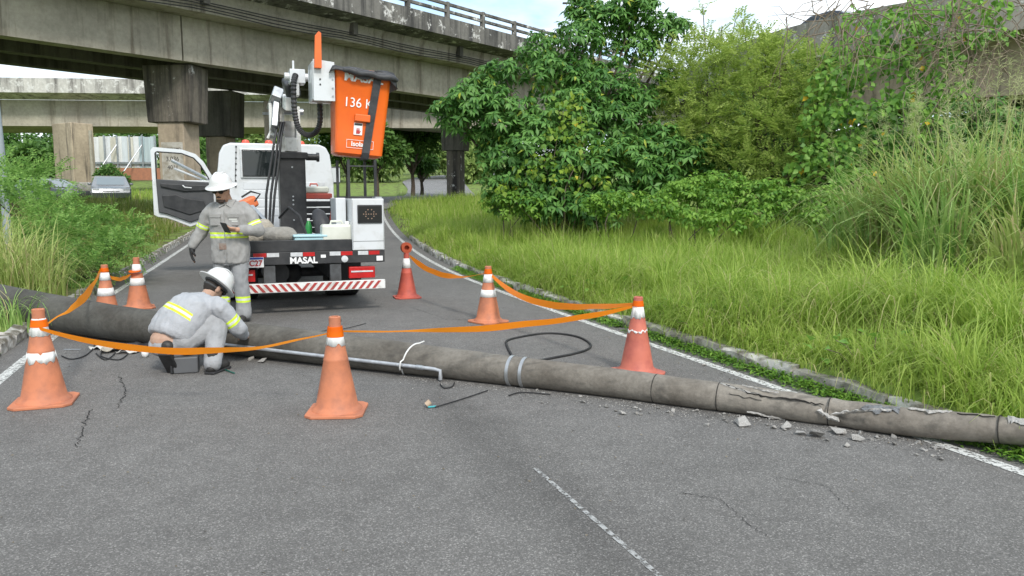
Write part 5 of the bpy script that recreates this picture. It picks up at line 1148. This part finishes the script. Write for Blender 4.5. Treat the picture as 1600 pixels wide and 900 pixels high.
def gnd(px, Y): x = (px-800)/FPX*Y; return Vector((x, Y, tz(x, Y)))
# ---- big dark tree
DT = [(738, 165, 46, 20.5), (703, 178, 34, 20.5), (765, 135, 38, 21), (785, 107, 22, 20.5), (790, 190, 55, 20.3), (758, 218, 28, 20.6), (845, 85, 36, 21.5), (868, 125, 48, 21), (905, 70, 44, 21.5), (948, 42, 46, 22), (915, 22, 30, 22), (990, 22, 42, 22), (1040, 48, 34, 22), (1062, 42, 18, 22), (995, 75, 34, 22), (940, 140, 52, 21), (890, 185, 62, 20.2), (835, 235, 62, 19.8), (960, 195, 52, 20.6), (1000, 165, 34, 21), (1042, 132, 26, 21.5), (910, 260, 66, 19.5), (805, 285, 50, 19.8), (785, 248, 40, 20.2), (975, 260, 56, 19.6), (1030, 225, 40, 20), (1062, 255, 46, 20), (1100, 238, 30, 20), (860, 300, 48, 19.2), (785, 304, 34, 20), (1020, 290, 46, 19.4), (872, 322, 34, 18.8), (910, 326, 32, 18.6), (838, 318, 34, 19), (950, 318, 34, 18.8), (905, 10, 20, 22.3), (1000, 5, 24, 22.3)]
broadleaf('leafy_tree', [lobe(*q) for q in DT], gnd(885, 20.8), 'big dark green leafy tree in front of the viaduct end', L_dark, 17, .23, .085, 9, .12)
# vine leaves over its front
def vine(name, lobes, base, lab, mat, dens=70, L=.11, W=.1, cat='vine', trunk=.025, twigs=14):
    e = tree_empty(name, base, lab, cat); P, D = [], []
    for c, r in lobes:
        n = int(dens*2*math.pi*r*r)+5; p, d = shell_pts(c, r, n, .5); P.append(p); D.append(d*.5+rng.normal(size=(n, 3))*.5-np.array([0, 0, .75]))
    P = rel(e, np.concatenate(P)); D = np.concatenate(D); n = len(P)
    leaves('leaf_mass', P, D, randdir(n)*.5+np.array([0, -.6, .5]), L*rng.uniform(.6, 1.3, n), W*rng.uniform(.7, 1.2, n), mat, e, .15, .06)['kind'] = 'stuff'
    limbs(e, (0, 0, -.1), [Vector(c)-e.location for c, r in lobes], trunk, M_twig, 'stems', .3, 5); return e
vine('climbing_vine', [lobe(*q) for q in ((880, 175, 26, 19.2), (900, 205, 28, 19), (870, 220, 24, 18.9), (915, 235, 22, 18.8), (850, 260, 26, 18.7), (885, 280, 26, 18.5), (930, 290, 22, 18.5), (820, 270, 22, 18.9), (790, 300, 22, 19), (905, 160, 18, 19.3))], gnd(880, 18.8), 'yellowish vine hanging over the front of the big dark tree', leafmat('pale_vine_leaf', (.1, .22, .025), (.27, .38, .04), (.6, .5, .05), .35, .5, .04, .9), 42, .14, .12)
# ---- feathery trees
feathery('feathery_tree', [lobe(*q) for q in ((1045, 120, 46, 21.5), (1090, 105, 50, 21), (1075, 165, 52, 21), (1050, 195, 40, 21.2), (1120, 145, 54, 20.6), (1120, 200, 52, 20.2), (1085, 225, 44, 20.2), (1140, 250, 46, 19.8))], gnd(1110, 21), 'yellow green feathery tree right of the big dark tree', L_feath, 34, .42, .1, .034, .06, None, 'tree', 9,
         [(at(1095, 80, 21), at(1098, 6, 21), 18), (at(1110, 90, 21), at(1128, 40, 21), 22), (at(1140, 95, 20.8), at(1150, 28, 20.8), 26)])
feathery('feathery_tree', [lobe(*q) for q in ((1165, 95, 46, 20), (1200, 115, 50, 20), (1180, 165, 54, 19.6), (1235, 115, 46, 19.6), (1250, 170, 50, 19.2), (1200, 215, 54, 19), (1255, 220, 46, 18.6), (1180, 265, 44, 18.8), (1230, 275, 44, 18.4), (1280, 105, 36, 19.2), (1300, 150, 36, 18.6), (1225, 85, 28, 19.8))], gnd(1205, 20), 'yellow green feathery tree in front of the ramp, wider of the pair', L_feath, 34, .42, .1, .034, .06, None, 'tree', 9,
         [(at(1165, 90, 20), at(1160, 30, 20), 20), (at(1190, 100, 20), at(1196, 52, 20), 20)])
# ---- vines on the ramp
vine('ramp_vine', [lobe(*q) for q in ((1310, 135, 42, 17.8), (1345, 90, 44, 17.8), (1330, 190, 44, 17.2), (1290, 200, 40, 17.6), (1300, 255, 44, 17), (1360, 235, 42, 16.8), (1340, 285, 40, 16.4), (1265, 265, 36, 17.4), (1340, 40, 30, 18), (1290, 155, 30, 18))], gnd(1320, 18), 'round leaved vine thicket climbing the ramp, left part with orange leaves', L_vine, 80, .15, .13)
vine('ramp_vine', [lobe(*q) for q in ((1400, 60, 46, 17), (1390, 115, 44, 16.8), (1440, 95, 44, 16.6), (1425, 30, 36, 17), (1470, 40, 40, 16.6), (1515, 25, 32, 16.4), (1440, 150, 40, 16.2), (1400, 180, 40, 16.2), (1480, 110, 34, 16.2), (1450, 200, 30, 16), (1500, 75, 30, 16), (1545, 60, 28, 15.8), (1500, 150, 26, 15.8), (1560, 20, 24, 15.6))], gnd(1430, 17), 'round leaved vine thicket hanging over the ramp parapet at right', L_vine, 62, .15, .13)
# dry hanging twigs over the ramp
e = empty('dry_creeper', at(1560, 60, 15.5), 0, 'bare brown creeper twigs hanging from the ramp at far right', 'creeper'); m = MB()
for i in range(170):
    a = at(random.gauss(1530, 45) if i < 120 else random.gauss(1340, 40), random.uniform(-20, 120) if i < 120 else random.uniform(-5, 60), random.uniform(15, 16.2)); p = [a]; d = Vector((random.gauss(-.2, .5), random.gauss(0, .2), random.gauss(-.2, .5)))
    for k in range(6): d = (d+Vector((random.gauss(0, .35), random.gauss(0, .2), random.gauss(-.18, .3)))).normalized(); p.append(p[-1]+d*random.uniform(.14, .3))
    m.tube([q-e.location for q in p], [.012*(1-.12*j) for j in range(7)], 4, False)
m.build('twigs', M_twig, e, fixn=False, kind='stuff')
# ---- shrubs at the foot
sh_l = ['low bright shrub at the foot of the big dark tree', 'low shrub under the feathery trees, left one', 'low shrub under the feathery trees, middle one', 'low shrub below the orange leaved vine', 'low shrub beside the tall grass', 'dark low shrub at the left foot of the big tree', 'broad low shrub right of the big tree foot']
for lab, ls in zip(sh_l, ([(960, 318, 26, 17.5), (1000, 322, 26, 17), (930, 322, 22, 17.6)], [(1060, 312, 34, 17), (1090, 300, 36, 17.4), (1040, 325, 24, 16.6)], [(1130, 300, 40, 16.8), (1160, 312, 34, 16.4), (1120, 325, 24, 16)], [(1205, 308, 38, 16.2), (1240, 318, 32, 15.8), (1190, 332, 24, 15.6)], [(1285, 318, 34, 15.4), (1320, 325, 34, 15), (1270, 340, 22, 15)], [(795, 318, 24, 19), (770, 318, 20, 19.6), (830, 322, 22, 18.6)], [(1080, 338, 22, 15.6), (1110, 345, 22, 15.2), (1150, 345, 24, 15)])):
    broadleaf('shrub', [lobe(*q) for q in ls], gnd(ls[0][0], ls[0][3]), lab, L_shrub, 40, .12, .06, 7, .03, 'shrubs at the foot of the thicket', 'shrub')
# shaded growth under the ramp
broadleaf('shrub', [lobe(*q) for q in ((1490, 182, 38, 17.5), (1540, 178, 36, 17), (1500, 215, 46, 17.5), (1560, 210, 50, 17), (1600, 235, 46, 16.5), (1545, 260, 44, 16), (1480, 260, 44, 16.4), (1420, 265, 40, 16.5), (1400, 230, 40, 17))], gnd(1520, 17.5), 'dark shaded bush under the ramp at far right', L_dark, 12, .2, .09, 8, .05, 'shrubs at the foot of the thicket', 'shrub')
broadleaf('shrub', [lobe(*q) for q in ((1160, 190, 62, 23), (1080, 250, 60, 22.5), (1240, 240, 62, 21), (1330, 220, 60, 20), (1400, 200, 60, 19.5), (1240, 170, 50, 22), (1290, 110, 40, 21))], gnd(1220, 23), 'deep green bushes behind the feathery trees', L_bg, 6, .3, .16, 8, .06, 'shrubs at the foot of the thicket', 'shrub')
# ---- verge grass (uncountable)
def grass_field(name, lab, mat, n, s0, s1, w0, w1, H, Wd, lean, side=1, tuft=14, segs=3, test=None, clump=.1, edge=1.2):
    k = n//tuft; s = rng.uniform(s0, s1, k); w = rng.uniform(w0, w1, k); P = []; Hh = []; az = []; ln = []
    for a, b in zip(s, w):
        x, y = rw(a, side*b)
        if test and not test(x, y): continue
        pt = noise.noise(Vector((x*.55, y*.55, 3))); hh = H*(.78+.6*pt)*rng.uniform(.75, 1.25)*min(1, .3+(b-3.45)/edge)
        q = rng.normal(size=(tuft, 2))*clump; t = rng.random(tuft)*6.283
        P.append(np.stack([x+q[:, 0], y+q[:, 1], np.full(tuft, tz(x, y)-.02)], 1)); Hh.append(hh*rng.uniform(.55, 1.2, tuft)); az.append(np.arctan2(q[:, 1], q[:, 0])+rng.normal(size=tuft)*.6); ln.append(np.abs(rng.normal(lean, .42, tuft)))
    P = np.concatenate(P); Hh = np.concatenate(Hh); az = np.concatenate(az); ln = np.concatenate(ln)
    o = blades(name, P, Hh, Wd*rng.uniform(.6, 1.2, len(P)), ln, az, mat, None, segs); put(o, lab, 'grass', None, 'stuff'); return o
grass_field('verge_grass', 'bright yellow green grass on the verge nearest the right kerb', L_grass, 42000, 0.5, 13, 3.5, 9.6, .74, .012, .85, 1, 26, 4, None, .06, .5)
grass_field('verge_fringe', 'uneven fringe of grass leaning over the right kerb', L_grass, 15000, .8, 15, 3.46, 4.5, .62, .011, 1.1, 1, 12, 4, None, .1, .5)
grass_field('verge_grass', 'bright grass farther along the right verge towards the bridge', L_grass, 44000, 13, 24, 3.5, 10.5, .72, .016, .75, 1, 18, 3, None, .1, .6)
grass_field('verge_grass', 'far end of the right verge grass before the junction', L_grass, 22000, 24, 37, 3.6, 13, .6, .024, .45, 1, 12, 2, None, .2)
grass_field('left_grass', 'dry looking grass on the left verge behind the bushes', L_grass2, 44000, 14, 38, 3.7, 18, .7, .02, .5, -1, 12, 2, None, .16, .9)
far = lambda x, y: all((Vector((x, y, 0))-p.to_3d()*1).length > 4 for p in HILL[::3]) and all((Vector((x, y, 0))-p).length > 3.6 for p in CROSS[::2])
grass_field('far_lawn', 'short grass under the far trees beyond the junction', L_grass, 22000, 40, 85, 3.6, 60, .5, .06, .5, -1, 8, 2, far, .3)
grass_field('far_lawn', 'short grass beyond the far pier at right', L_grass2, 6000, 36, 70, 3.6, 40, .5, .05, .5, 1, 8, 2, far, .3)
# ---- tall grass clumps: each its own plant
def tall(px, Y, h, n, lab, mat=L_tall, seeds=6, wd=.048, spread=.22, grp='tall grass clumps', lean=.75):
    b = gnd(px, Y); e = empty('grass_clump', b, 0, lab, 'grass', grp); q = rng.normal(size=(n, 2))*spread; P = np.stack([q[:, 0], q[:, 1], np.full(n, -.03)], 1)
    blades('blades', P, h*rng.uniform(.5, 1.05, n), wd*rng.uniform(.6, 1.2, n), np.abs(rng.normal(lean, .35, n)), np.arctan2(q[:, 1], q[:, 0])+rng.normal(size=n)*.7, mat, e, 7, 2.0)
    if seeds:
        m = MB(); A, B = [], []
        for i in range(seeds):
            t = rng.random()*6.28; p0 = Vector((random.gauss(0, spread*.7), random.gauss(0, spread*.7), 0)); hh = h*random.uniform(1.0, 1.35); p1 = p0+Vector((math.cos(t)*.3*hh*.5, math.sin(t)*.3*hh*.5, hh)); mid = p0.lerp(p1, .55)+Vector((0, 0, .05))
            m.tube([p0, mid, p1], [.005, .004, .002], 3, False)
            for k in range(60):
                u = random.random(); c = mid.lerp(p1, .45+.6*u); d = Vector((random.gauss(0, 1), random.gauss(0, 1), random.gauss(.5, .5))).normalized(); A.append(c); B.append(d)
        m.build('stalks', L_seed, e, fixn=False, kind='stuff'); A = np.array([tuple(a) for a in A]); B = np.array([tuple(a) for a in B]); k = len(A)
        leaves('seed_heads', A, B, randdir(k), rng.uniform(.05, .16, k), .005, L_seed, e, .1)['kind'] = 'stuff'
    return e
tl = [(1345, 12.6, 1.5, 150, 'tall grass clump in front of the vine thicket, leftmost'), (1400, 12.2, 1.8, 190, 'tall seeding grass clump second from the left of the tall stand'), (1450, 11.6, 2.0, 200, 'tall seeding grass clump third from the left of the tall stand'), (1500, 11.0, 2.05, 220, 'tallest broad bladed grass clump in the middle of the tall stand'), (1550, 10.6, 1.95, 220, 'tall grass clump near the right edge of the picture, inner one'), (1605, 10.2, 1.9, 200, 'tall grass clump cut off by the right edge of the picture'), (1470, 10.0, 1.5, 180, 'mid height grass clump in front of the tallest clump'), (1590, 9.0, 1.35, 180, 'mid height arching grass clump at the right edge'), (1660, 9.6, 1.9, 150, 'tall grass clump beyond the right edge')]
for i, (px, Y, h, n, lab) in enumerate(tl): tall(px, Y, h*1.3, int(n*1.15), lab, L_pale if i in (1, 2, 4, 7) else L_tall)
fl = [(1290, 7.6, .8, 200, 'bright grass tuft leaning over the kerb just above the break in the pole'), (1185, 8.9, .85, 200, 'bright grass tuft between two others right of the pinkish cone'), (1600, 6.3, 1.1, 240, 'large bright grass tuft at the right edge above the pole'), (1480, 7.4, 1.15, 240, 'large bright grass tuft second from the right edge'), (1380, 8.2, 1.1, 240, 'large bright grass tuft in the middle of the near verge'), (980, 11.4, .85, 190, 'bright grass tuft between the pinkish cone and the clean cone'), (900, 12.6, .8, 190, 'bright grass tuft nearest the clean orange cone'), (1235, 8.3, .95, 210, 'arching bright grass tuft hanging over the kerb behind the pole'), (1330, 7.7, 1.0, 220, 'arching bright grass tuft above the kerb right of the break in the pole'), (1430, 7.2, 1.05, 230, 'bushy bright grass tuft above the right end of the pole, left one'), (1540, 6.6, 1.05, 240, 'bushy bright grass tuft above the right end of the pole, right one'), (1140, 9.2, .95, 200, 'bright grass tuft behind the pinkish cone'), (1040, 10.4, .9, 200, 'bright grass tuft left above the pinkish cone')]
for px, Y, h, n, lab in fl: tall(px, Y, h*1.15, n, lab, L_grass, 0, .014, .12, 'grass tufts along the kerb', 1.05)
# ---- left side
feathery('feathery_bush', [lobe(*q) for q in ((195, 368, 32, 14.6), (152, 362, 34, 14.2), (170, 400, 40, 13.4), (120, 385, 46, 13.2), (205, 390, 26, 14), (135, 425, 30, 12.6), (95, 420, 34, 12.4), (80, 378, 38, 12.8))], gnd(150, 13.9), 'feathery green bush beside the left kerb behind the cones', L_fleft, 85, .32, .07, .024, .03, 'bushes left of the road', 'bush', 9)
feathery('feathery_bush', [lobe(*q) for q in ((38, 288, 30, 14.8), (8, 276, 30, 15), (78, 282, 22, 15), (28, 322, 38, 14), (82, 325, 30, 14.2), (60, 350, 40, 13.4), (118, 345, 26, 14.2), (-20, 300, 36, 14)) ], gnd(80, 15), 'taller feathery bush at far left under the far viaduct', L_fleft, 70, .36, .075, .026, .04, 'bushes left of the road', 'bush', 9)
for px, Y, h, n, lab in ((15, 10.9, 1.35, 240, 'pale arching tall grass at the left edge, nearest the pole'), (45, 11.6, 1.35, 220, 'pale tall grass clump beside the left feathery bush'), (-20, 11.6, 1.7, 200, 'pale tall grass clump cut by the left edge, the taller one'), (60, 10.9, .9, 150, 'short pale grass clump drooping onto the pole at left')): tall(px, Y, h, n, lab, L_pale, 0, .022, .2, 'pale grass clumps at left', .75)
tall(8, 8.75, .6, 150, 'green grass tuft in front of the pole at the left edge', L_tall, 0, .014, .18, 'pale grass clumps at left', 1.0)
# ---- creeping vines at the kerb: single leaves are parts
me_l = leaves('leaf', np.zeros((1, 3)), np.array([[0, 1., 0]]), np.array([[0, 0, 1.]]), .1, .09, L_vine); LME = me_l.data; bpy.data.objects.remove(me_l)
def creeper(px, Y, lab, n=26, sp=.3, h=.3, ls=1.0):
    x = (px-800)/FPX*Y; e = empty('creeping_vine', (x, Y, tz(x, Y)), 0, lab, 'vine', 'creeping vines along the kerb'); m = MB()
    for i in range(n):
        p = Vector((random.gauss(0, sp), random.gauss(0, sp*.6), random.uniform(.05, h))); o = link('leaf', LME, e); o.location = p; s = random.uniform(.5, 1.15)*ls; o.scale = (s, s, s); o.rotation_euler = (random.gauss(.5, .4), random.gauss(0, .4), random.uniform(2.2, 4.1))
        if i % 3 == 0: m.tube([(p.x*.3, p.y*.3, 0), (p.x*.7, p.y*.7, p.z*.8), p], .004, 4, False)
    m.build('stems', M_twig, e, fixn=False)
for px, Y, lab, n in ((1085, 9.05, 'creeping round leaves among the grass behind the pinkish cone', 26), (1150, 8.3, 'creeping round leaves on the kerb right of the pinkish cone', 20), (1400, 6.65, 'creeping leaves over the kerb above the broken end of the pole', 26), (1375, 6.3, 'bright creeping leaves in the kerb gap above the break', 20), (930, 11.2, 'creeping leaves on the verge between the two right cones', 18), (1590, 5.5, 'creeping leaves at the right edge above the pole tip', 18)): creeper(px, Y, lab, n)
# low weeds in the gutter
P = []
for i in range(17000):
    s = rng.uniform(2.0, 16); w = 3.36-abs(rng.normal())*.1
    if noise.noise(Vector((s*1.3, 0, 7))) < -.38 or w > 3.36 or w < 3.12: continue
    x, y = rw(s, w); P.append((x, y, gz(x, y)+rng.random()*.08*(w-3.05)*3.2))
P = np.array(P); n = len(P); o = leaves('gutter_weeds', P, randdir(n)*np.array([1, 1, .3])+np.array([0, 0, .35]), np.tile([0, 0, 1.], (n, 1)), rng.uniform(.02, .06, n), .022, L_shrub); put(o, 'small green weeds growing in the gutter along the right kerb', 'weeds', None, 'stuff')
# ---- far trees
def far_tree(px, Y, w, y_top, y_low, lab, mat=L_bg, n=2600, ls=.5, name='far_tree', grp='trees in the background', trunk=True):
    b = gnd(px, Y); e = empty(name, b, 0, lab, 'tree', grp); zt = at(px, y_top, Y).z-b.z; zl = max(.2, at(px, y_low, Y).z-b.z); hw = w*Y/FPX/2
    P, D = [], []; tips = []; k = 9
    for i in range(k):
        c = np.array([rng.uniform(-.62, .62)*hw, rng.uniform(-.5, .5)*hw, zl+(zt-zl)*rng.uniform(.25, .78)]); r = min(hw*.5, (zt-zl)*.42)*rng.uniform(.75, 1.1); tips.append(Vector(c)); p, d = shell_pts(c, r, n//k, .6, .8); P.append(p); D.append(d+rng.normal(size=p.shape)*.6-np.array([0, 0, .3]))
    P = np.concatenate(P); P[:, 2] = np.clip(P[:, 2], zl*.8, zt*1.03); D = np.concatenate(D); m = len(P)
    leaves('crown', P, D, randdir(m)*.7+np.array([0, -.2, .8]), ls*rng.uniform(.6, 1.2, m), ls*.5, mat, e)
    if trunk: limbs(e, (0, 0, zl*.75), tips, .1, M_bark, 'branches', .2, 5); tk = MB(); tk.tube([(0, 0, -.3), (.05, 0, zl*.4), (0, 0, zl*.8)], [.2, .15, .12], 8); tk.build('trunk', M_bark, e, smooth=60)
    return e
for a in ((590, 56, 120, 190, 258, 'spreading dark tree behind the orange basket'), (646, 60, 90, 195, 262, 'dark tree with thin trunk beside the hill road'), (545, 62, 80, 195, 262, 'dark tree half hidden by the truck cab'), (660, 66, 44, 225, 280, 'small drooping dark tree at the bend of the hill road')): far_tree(*a, n=3600, ls=.42)
for i, (px, Y, w, yt) in enumerate(((700, 105, 90, 186), (640, 118, 120, 176), (560, 112, 130, 180), (760, 100, 100, 190), (720, 135, 120, 170), (480, 112, 130, 184), (400, 100, 110, 186), (590, 92, 110, 215), (672, 98, 70, 225), (745, 84, 60, 225))): far_tree(px, Y, w, yt, 285, 'pale green tree on the far hillside, '+['right of the hill road', 'above the hill road bend', 'behind the basket', 'behind the slim pier', 'highest on the hill', 'behind the cab', 'seen between the two near piers', 'lower one behind the dark trees', 'left of the climbing road', 'just right of the slim pier'][i], L_bgl, 2200, .85, 'hillside_tree', 'pale trees on the hillside', False)
for i, (px, Y, w, yt, pale) in enumerate(((30, 84, 110, 196, 0), (95, 88, 110, 200, 0), (165, 94, 100, 190, 1), (230, 92, 100, 188, 0), (300, 80, 90, 190, 0), (-40, 74, 110, 200, 0), (340, 84, 70, 190, 0), (60, 66, 90, 225, 0))): far_tree(px, Y, w, yt, 300, 'dense tree beyond the far viaduct, '+['at the left edge', 'left of the wide pier', 'behind the sheet metal hoarding', 'right of the hoarding', 'behind the streaked pier', 'past the left edge', 'between the near piers', 'lower one in front at left'][i], L_bgl if pale else L_bg, 2400, .62, 'dense_tree', 'dense trees beyond the far viaduct', False)
far_tree(180, 43, 52, 254, 300, 'rounded dark green bush behind the parked sedan', L_bg, 2600, .2, 'round_bush', None)

for i, (px, Y, w, yt) in enumerate(((1090, 36, 150, 205), (1190, 35, 150, 195), (1290, 33, 150, 195), (1390, 31, 150, 172), (1490, 29, 150, 160), (1590, 27, 160, 155), (1700, 26, 170, 155), (990, 40, 150, 215))): far_tree(px, Y, w, yt, 330, 'dense green bush under the ramp, '+['behind the left feathery tree', 'behind the wider feathery tree', 'behind the orange leaved vine', 'behind the right vine', 'behind the tall grass, inner one', 'behind the tall grass at the right edge', 'past the right edge', 'behind the big dark tree'][i], L_bg, 3800, .34, 'dense_bush', 'dense bushes under the ramp', False)
# ================================================================ far things
# sheet metal hoarding behind the far viaduct pier
YH = 74; HL = at(148, 262, YH); HRr = at(246, 262, YH); zt = at(148, 213, YH).z
e = empty('sheet_metal_hoarding', (HL.x, HL.y, HL.z-1), 0, 'pale corrugated metal hoarding with steel frame behind the piers', 'hoarding')
n = 11; wd = (HRr.x-HL.x)/n; cols = [(.72, .73, .72), (.66, .66, .6), (.7, .72, .73), (.6, .58, .5), (.75, .76, .75), (.66, .7, .72), (.7, .68, .6), (.74, .75, .75), (.45, .55, .58), (.5, .58, .6), (.52, .6, .62)]
H_ = zt-HL.z
for i in range(n):
    mt = pm('sheet_%d' % i if False else 'painted_sheet', cols[i], [c*.8 for c in cols[i]], 1.2, .5, stretch=(3, 3, .3)); m = MB(); k = 10
    po = [(i*wd+wd*.97*j/k, .05*(j % 2)) for j in range(k+1)]; m.prism(po+[(x, y+.02) for x, y in reversed(po)], 1.0, 1.0+H_*(1 if i % 3 else .98), 2); m.build('metal_sheet', mt, e)
for i in range(6): m = MB(); m.b2((i*wd*2.2-.06, -.35, .0), (i*wd*2.2+.06, -.22, 1.0+H_*1.03)); m.build('post', M_steel, e)
for i in (0, 2, 4): m = MB(); m.tube([(i*wd*2.2, -.25, 1.0+H_*.75), (i*wd*2.2-1.2, -2.2, .2)], .06, 6); m.build('brace', M_steel, e)
m = MB(); m.b2((0, -.21, 1.0+H_*.12), (n*wd, -.1, 1.0+H_*.18)); m.build('rail', M_steel, e)
m = MB(); m.b2((.5, -.5, -.2), (n*wd+1, -.3, .95)); m.build('brick_base', pm('brick_rubble', (.4, .17, .1), (.3, .14, .09), 4, .9, bump=.4), e)
# posts
M_post = pm('painted_grey_post', (.3, .34, .37), (.25, .28, .3), 4, .5)
b = at(8, 330, 16); m = MB(); m.tube([(0, 0, -1.2), (0, 0, 1.0), (-.03, 0, 2.42)], [.085, .08, .07], 16); o = m.build('grey_post', M_post, None, smooth=40, loc=at(8, 320, 17)); put(o, 'plain grey painted metal post at the left edge', 'post')
b = gnd(428, 31); e = empty('standing_pole', b, 0, 'square grey concrete pole standing behind the truck boom', 'pole'); hh = at(428, 158, 31).z-b.z
m = MB(); m.box((0, 0, hh/2-.2), (.38, .3, hh+.4), taper=.9); m.build('shaft', C_gird, e, bevel=.02); m = MB(); m.box((0, -.02, hh-.5), (.42, .34, .1)); m.build('band', M_steel, e)
b = gnd(152, 48); e = empty('thin_post', b, 0, 'thin grey post right of the wide tan pier', 'post'); m = MB(); m.cyl((0, 0, -.3), (0, 0, at(152, 204, 48).z-b.z), .12, .1, 10); m.build('shaft', C_gird, e); m = MB(); m.box((0, 0, .05), (.5, .5, .3)); m.build('footing', M_plinth, e, bevel=.02)
# cars
M_carg = pm('dark_grey_car_paint', (.05, .055, .06), None, rough=.25, coat=.6); M_cars = pm('silver_car_paint', (.16, .17, .18), None, rough=.25, metal=.3, coat=.5); M_cglass = pm('car_glass', (.16, .2, .22), None, rough=.05, spec=.8); M_carb = pm('blue_black_car_paint', (.02, .025, .04), None, rough=.2, coat=.6)
def car(loc, rz, paint, lab, grp=None, glass=M_cglass):
    e = empty('car', loc, rz, lab, 'car', grp)
    prof = [(-2.1, .35), (-2.15, .6), (-2.05, .82), (-1.2, .95), (-.45, 1.38), (.0, 1.46), (.8, 1.42), (1.45, 1.05), (2.05, .98), (2.12, .6), (2.05, .35)]    # y along, front at -y
    m = MB(); secs = [(-.84, .94), (-.8, 1.0), (.8, 1.0), (.84, .94)]; vs = []; fs = []; k = len(prof)
    for x, s in [(-.86, 0), (-.82, 1), (.82, 1), (.86, 0)]:
        for y, z in prof: vs.append((x*(1-.2*max(0, z-.95)/.5), y*(1 if s else .985), z if s or z < .9 else z-.03))
    for i in range(3):
        for j in range(k): fs.append((i*k+j, i*k+(j+1) % k, (i+1)*k+(j+1) % k, (i+1)*k+j))
    fs += [tuple(range(k)), tuple(reversed(range(3*k, 4*k)))]; m.add(vs, fs); bd = m.build('body', paint, e, smooth=30, bevel=.03)
    m = MB(); m.add([(-.62, -1.16, .985), (.62, -1.16, .985), (.56, -.52, 1.362), (-.56, -.52, 1.362)], [(0, 1, 2, 3)]); m.v = [(x, y-.012, z+.02) for x, y, z in m.v]; m.build('windscreen', glass, bd)
    m = MB(); m.add([(-.6, 1.42, 1.1), (.6, 1.42, 1.1), (.55, .86, 1.4), (-.55, .86, 1.4)], [(0, 1, 2, 3)]); m.v = [(x, y+.012, z+.02) for x, y, z in m.v]; m.build('rear_screen', glass, bd)
    for s in (-1, 1):
        m = MB(); m.add([(s*.835, -.95, 1.0), (s*.77, -.4, 1.32), (s*.755, .75, 1.34), (s*.83, 1.2, 1.02)], [(0, 1, 2, 3)]); m.v = [(x+s*.012, y, z) for x, y, z in m.v]; m.build('side_window', glass, bd)
        m = MB(); m.b2((s*.5, -2.1, .66), (s*.8, -2.06, .8)); m.build('headlight', M_silver, bd, bevel=.02); m = MB(); m.b2((s*.84, -.85, .98), (s*1.0, -.75, 1.1)); m.build('mirror', paint, bd, bevel=.03)
        for y in (-1.3, 1.3): m = MB(); m.cyl((s*.66, y, .31), (s*.86, y, .31), .31, n=20); w = m.build('wheel', M_black, e, smooth=40); m = MB(); m.cyl((s*.84, y, .31), (s*.868, y, .31), .19, n=14); m.build('rim', M_steel, w)
    m = MB(); m.b2((-.35, -2.13, .55), (.35, -2.08, .68)); m.build('grille', M_blackp, bd); return e
g = gnd(178, 39); car((g.x, g.y, 1.17), R(28), M_cars, 'silver grey sedan facing the camera in the grass by the wide pier', None)
g = gnd(80, 38); car((g.x, g.y, 1.05), R(75), M_carg, 'dark car mostly hidden behind the left bushes')
def ramp_at(i, off): p = pa[i]; d = (pa[i+1]-pa[i-1]).normalized(); n_ = Vector((d.y, -d.x, 0)).normalized(); return p+n_*off+Vector((0, 0, .31)), math.atan2(d.y, d.x)-math.pi/2
def on_ramp(px, Y):
    best = min(range(1, len(RAMP)-1), key=lambda i: abs(800+FPX*RAMP[i].x/RAMP[i].y-px) if RAMP[i].y > 8 else 1e9); p = RAMP[best]; d = (RAMP[best+1]-RAMP[best-1]).normalized(); n_ = Vector((d.y, -d.x, 0)).normalized(); return p+n_*Y+Vector((0, 0, .31)), math.atan2(d.y, d.x)-math.pi/2
p, a = on_ramp(1262, 1.7); car(p, a, M_carb, 'blue black car on the ramp, only its roof showing above the parapet', None, M_glass)
p, a = on_ramp(1430, 1.7); car(p, a+math.pi, M_cars, 'silver car on the ramp at the top edge of the picture', None)
# street lamp on the viaduct, its arm just above the tree
b = bp(24, 1.5, 2.4); e = empty('street_lamp', b, 0, 'street lamp arm sticking out above the big dark tree', 'street lamp'); tip = at(893, 5, b.y)-b
m = MB(); m.tube([(0, 0, 0), (0, 0, tip.z*.8), (tip.x*.5, 0, tip.z*.98), (tip.x, tip.y, tip.z)], [.07, .06, .04, .035], 8); m.build('pole', M_steel, e, smooth=60); m = MB(); m.box(tip+Vector((-.2, 0, 0)), (.6, .2, .08)); m.build('lamp_head', M_dkgrey, e, bevel=.02)
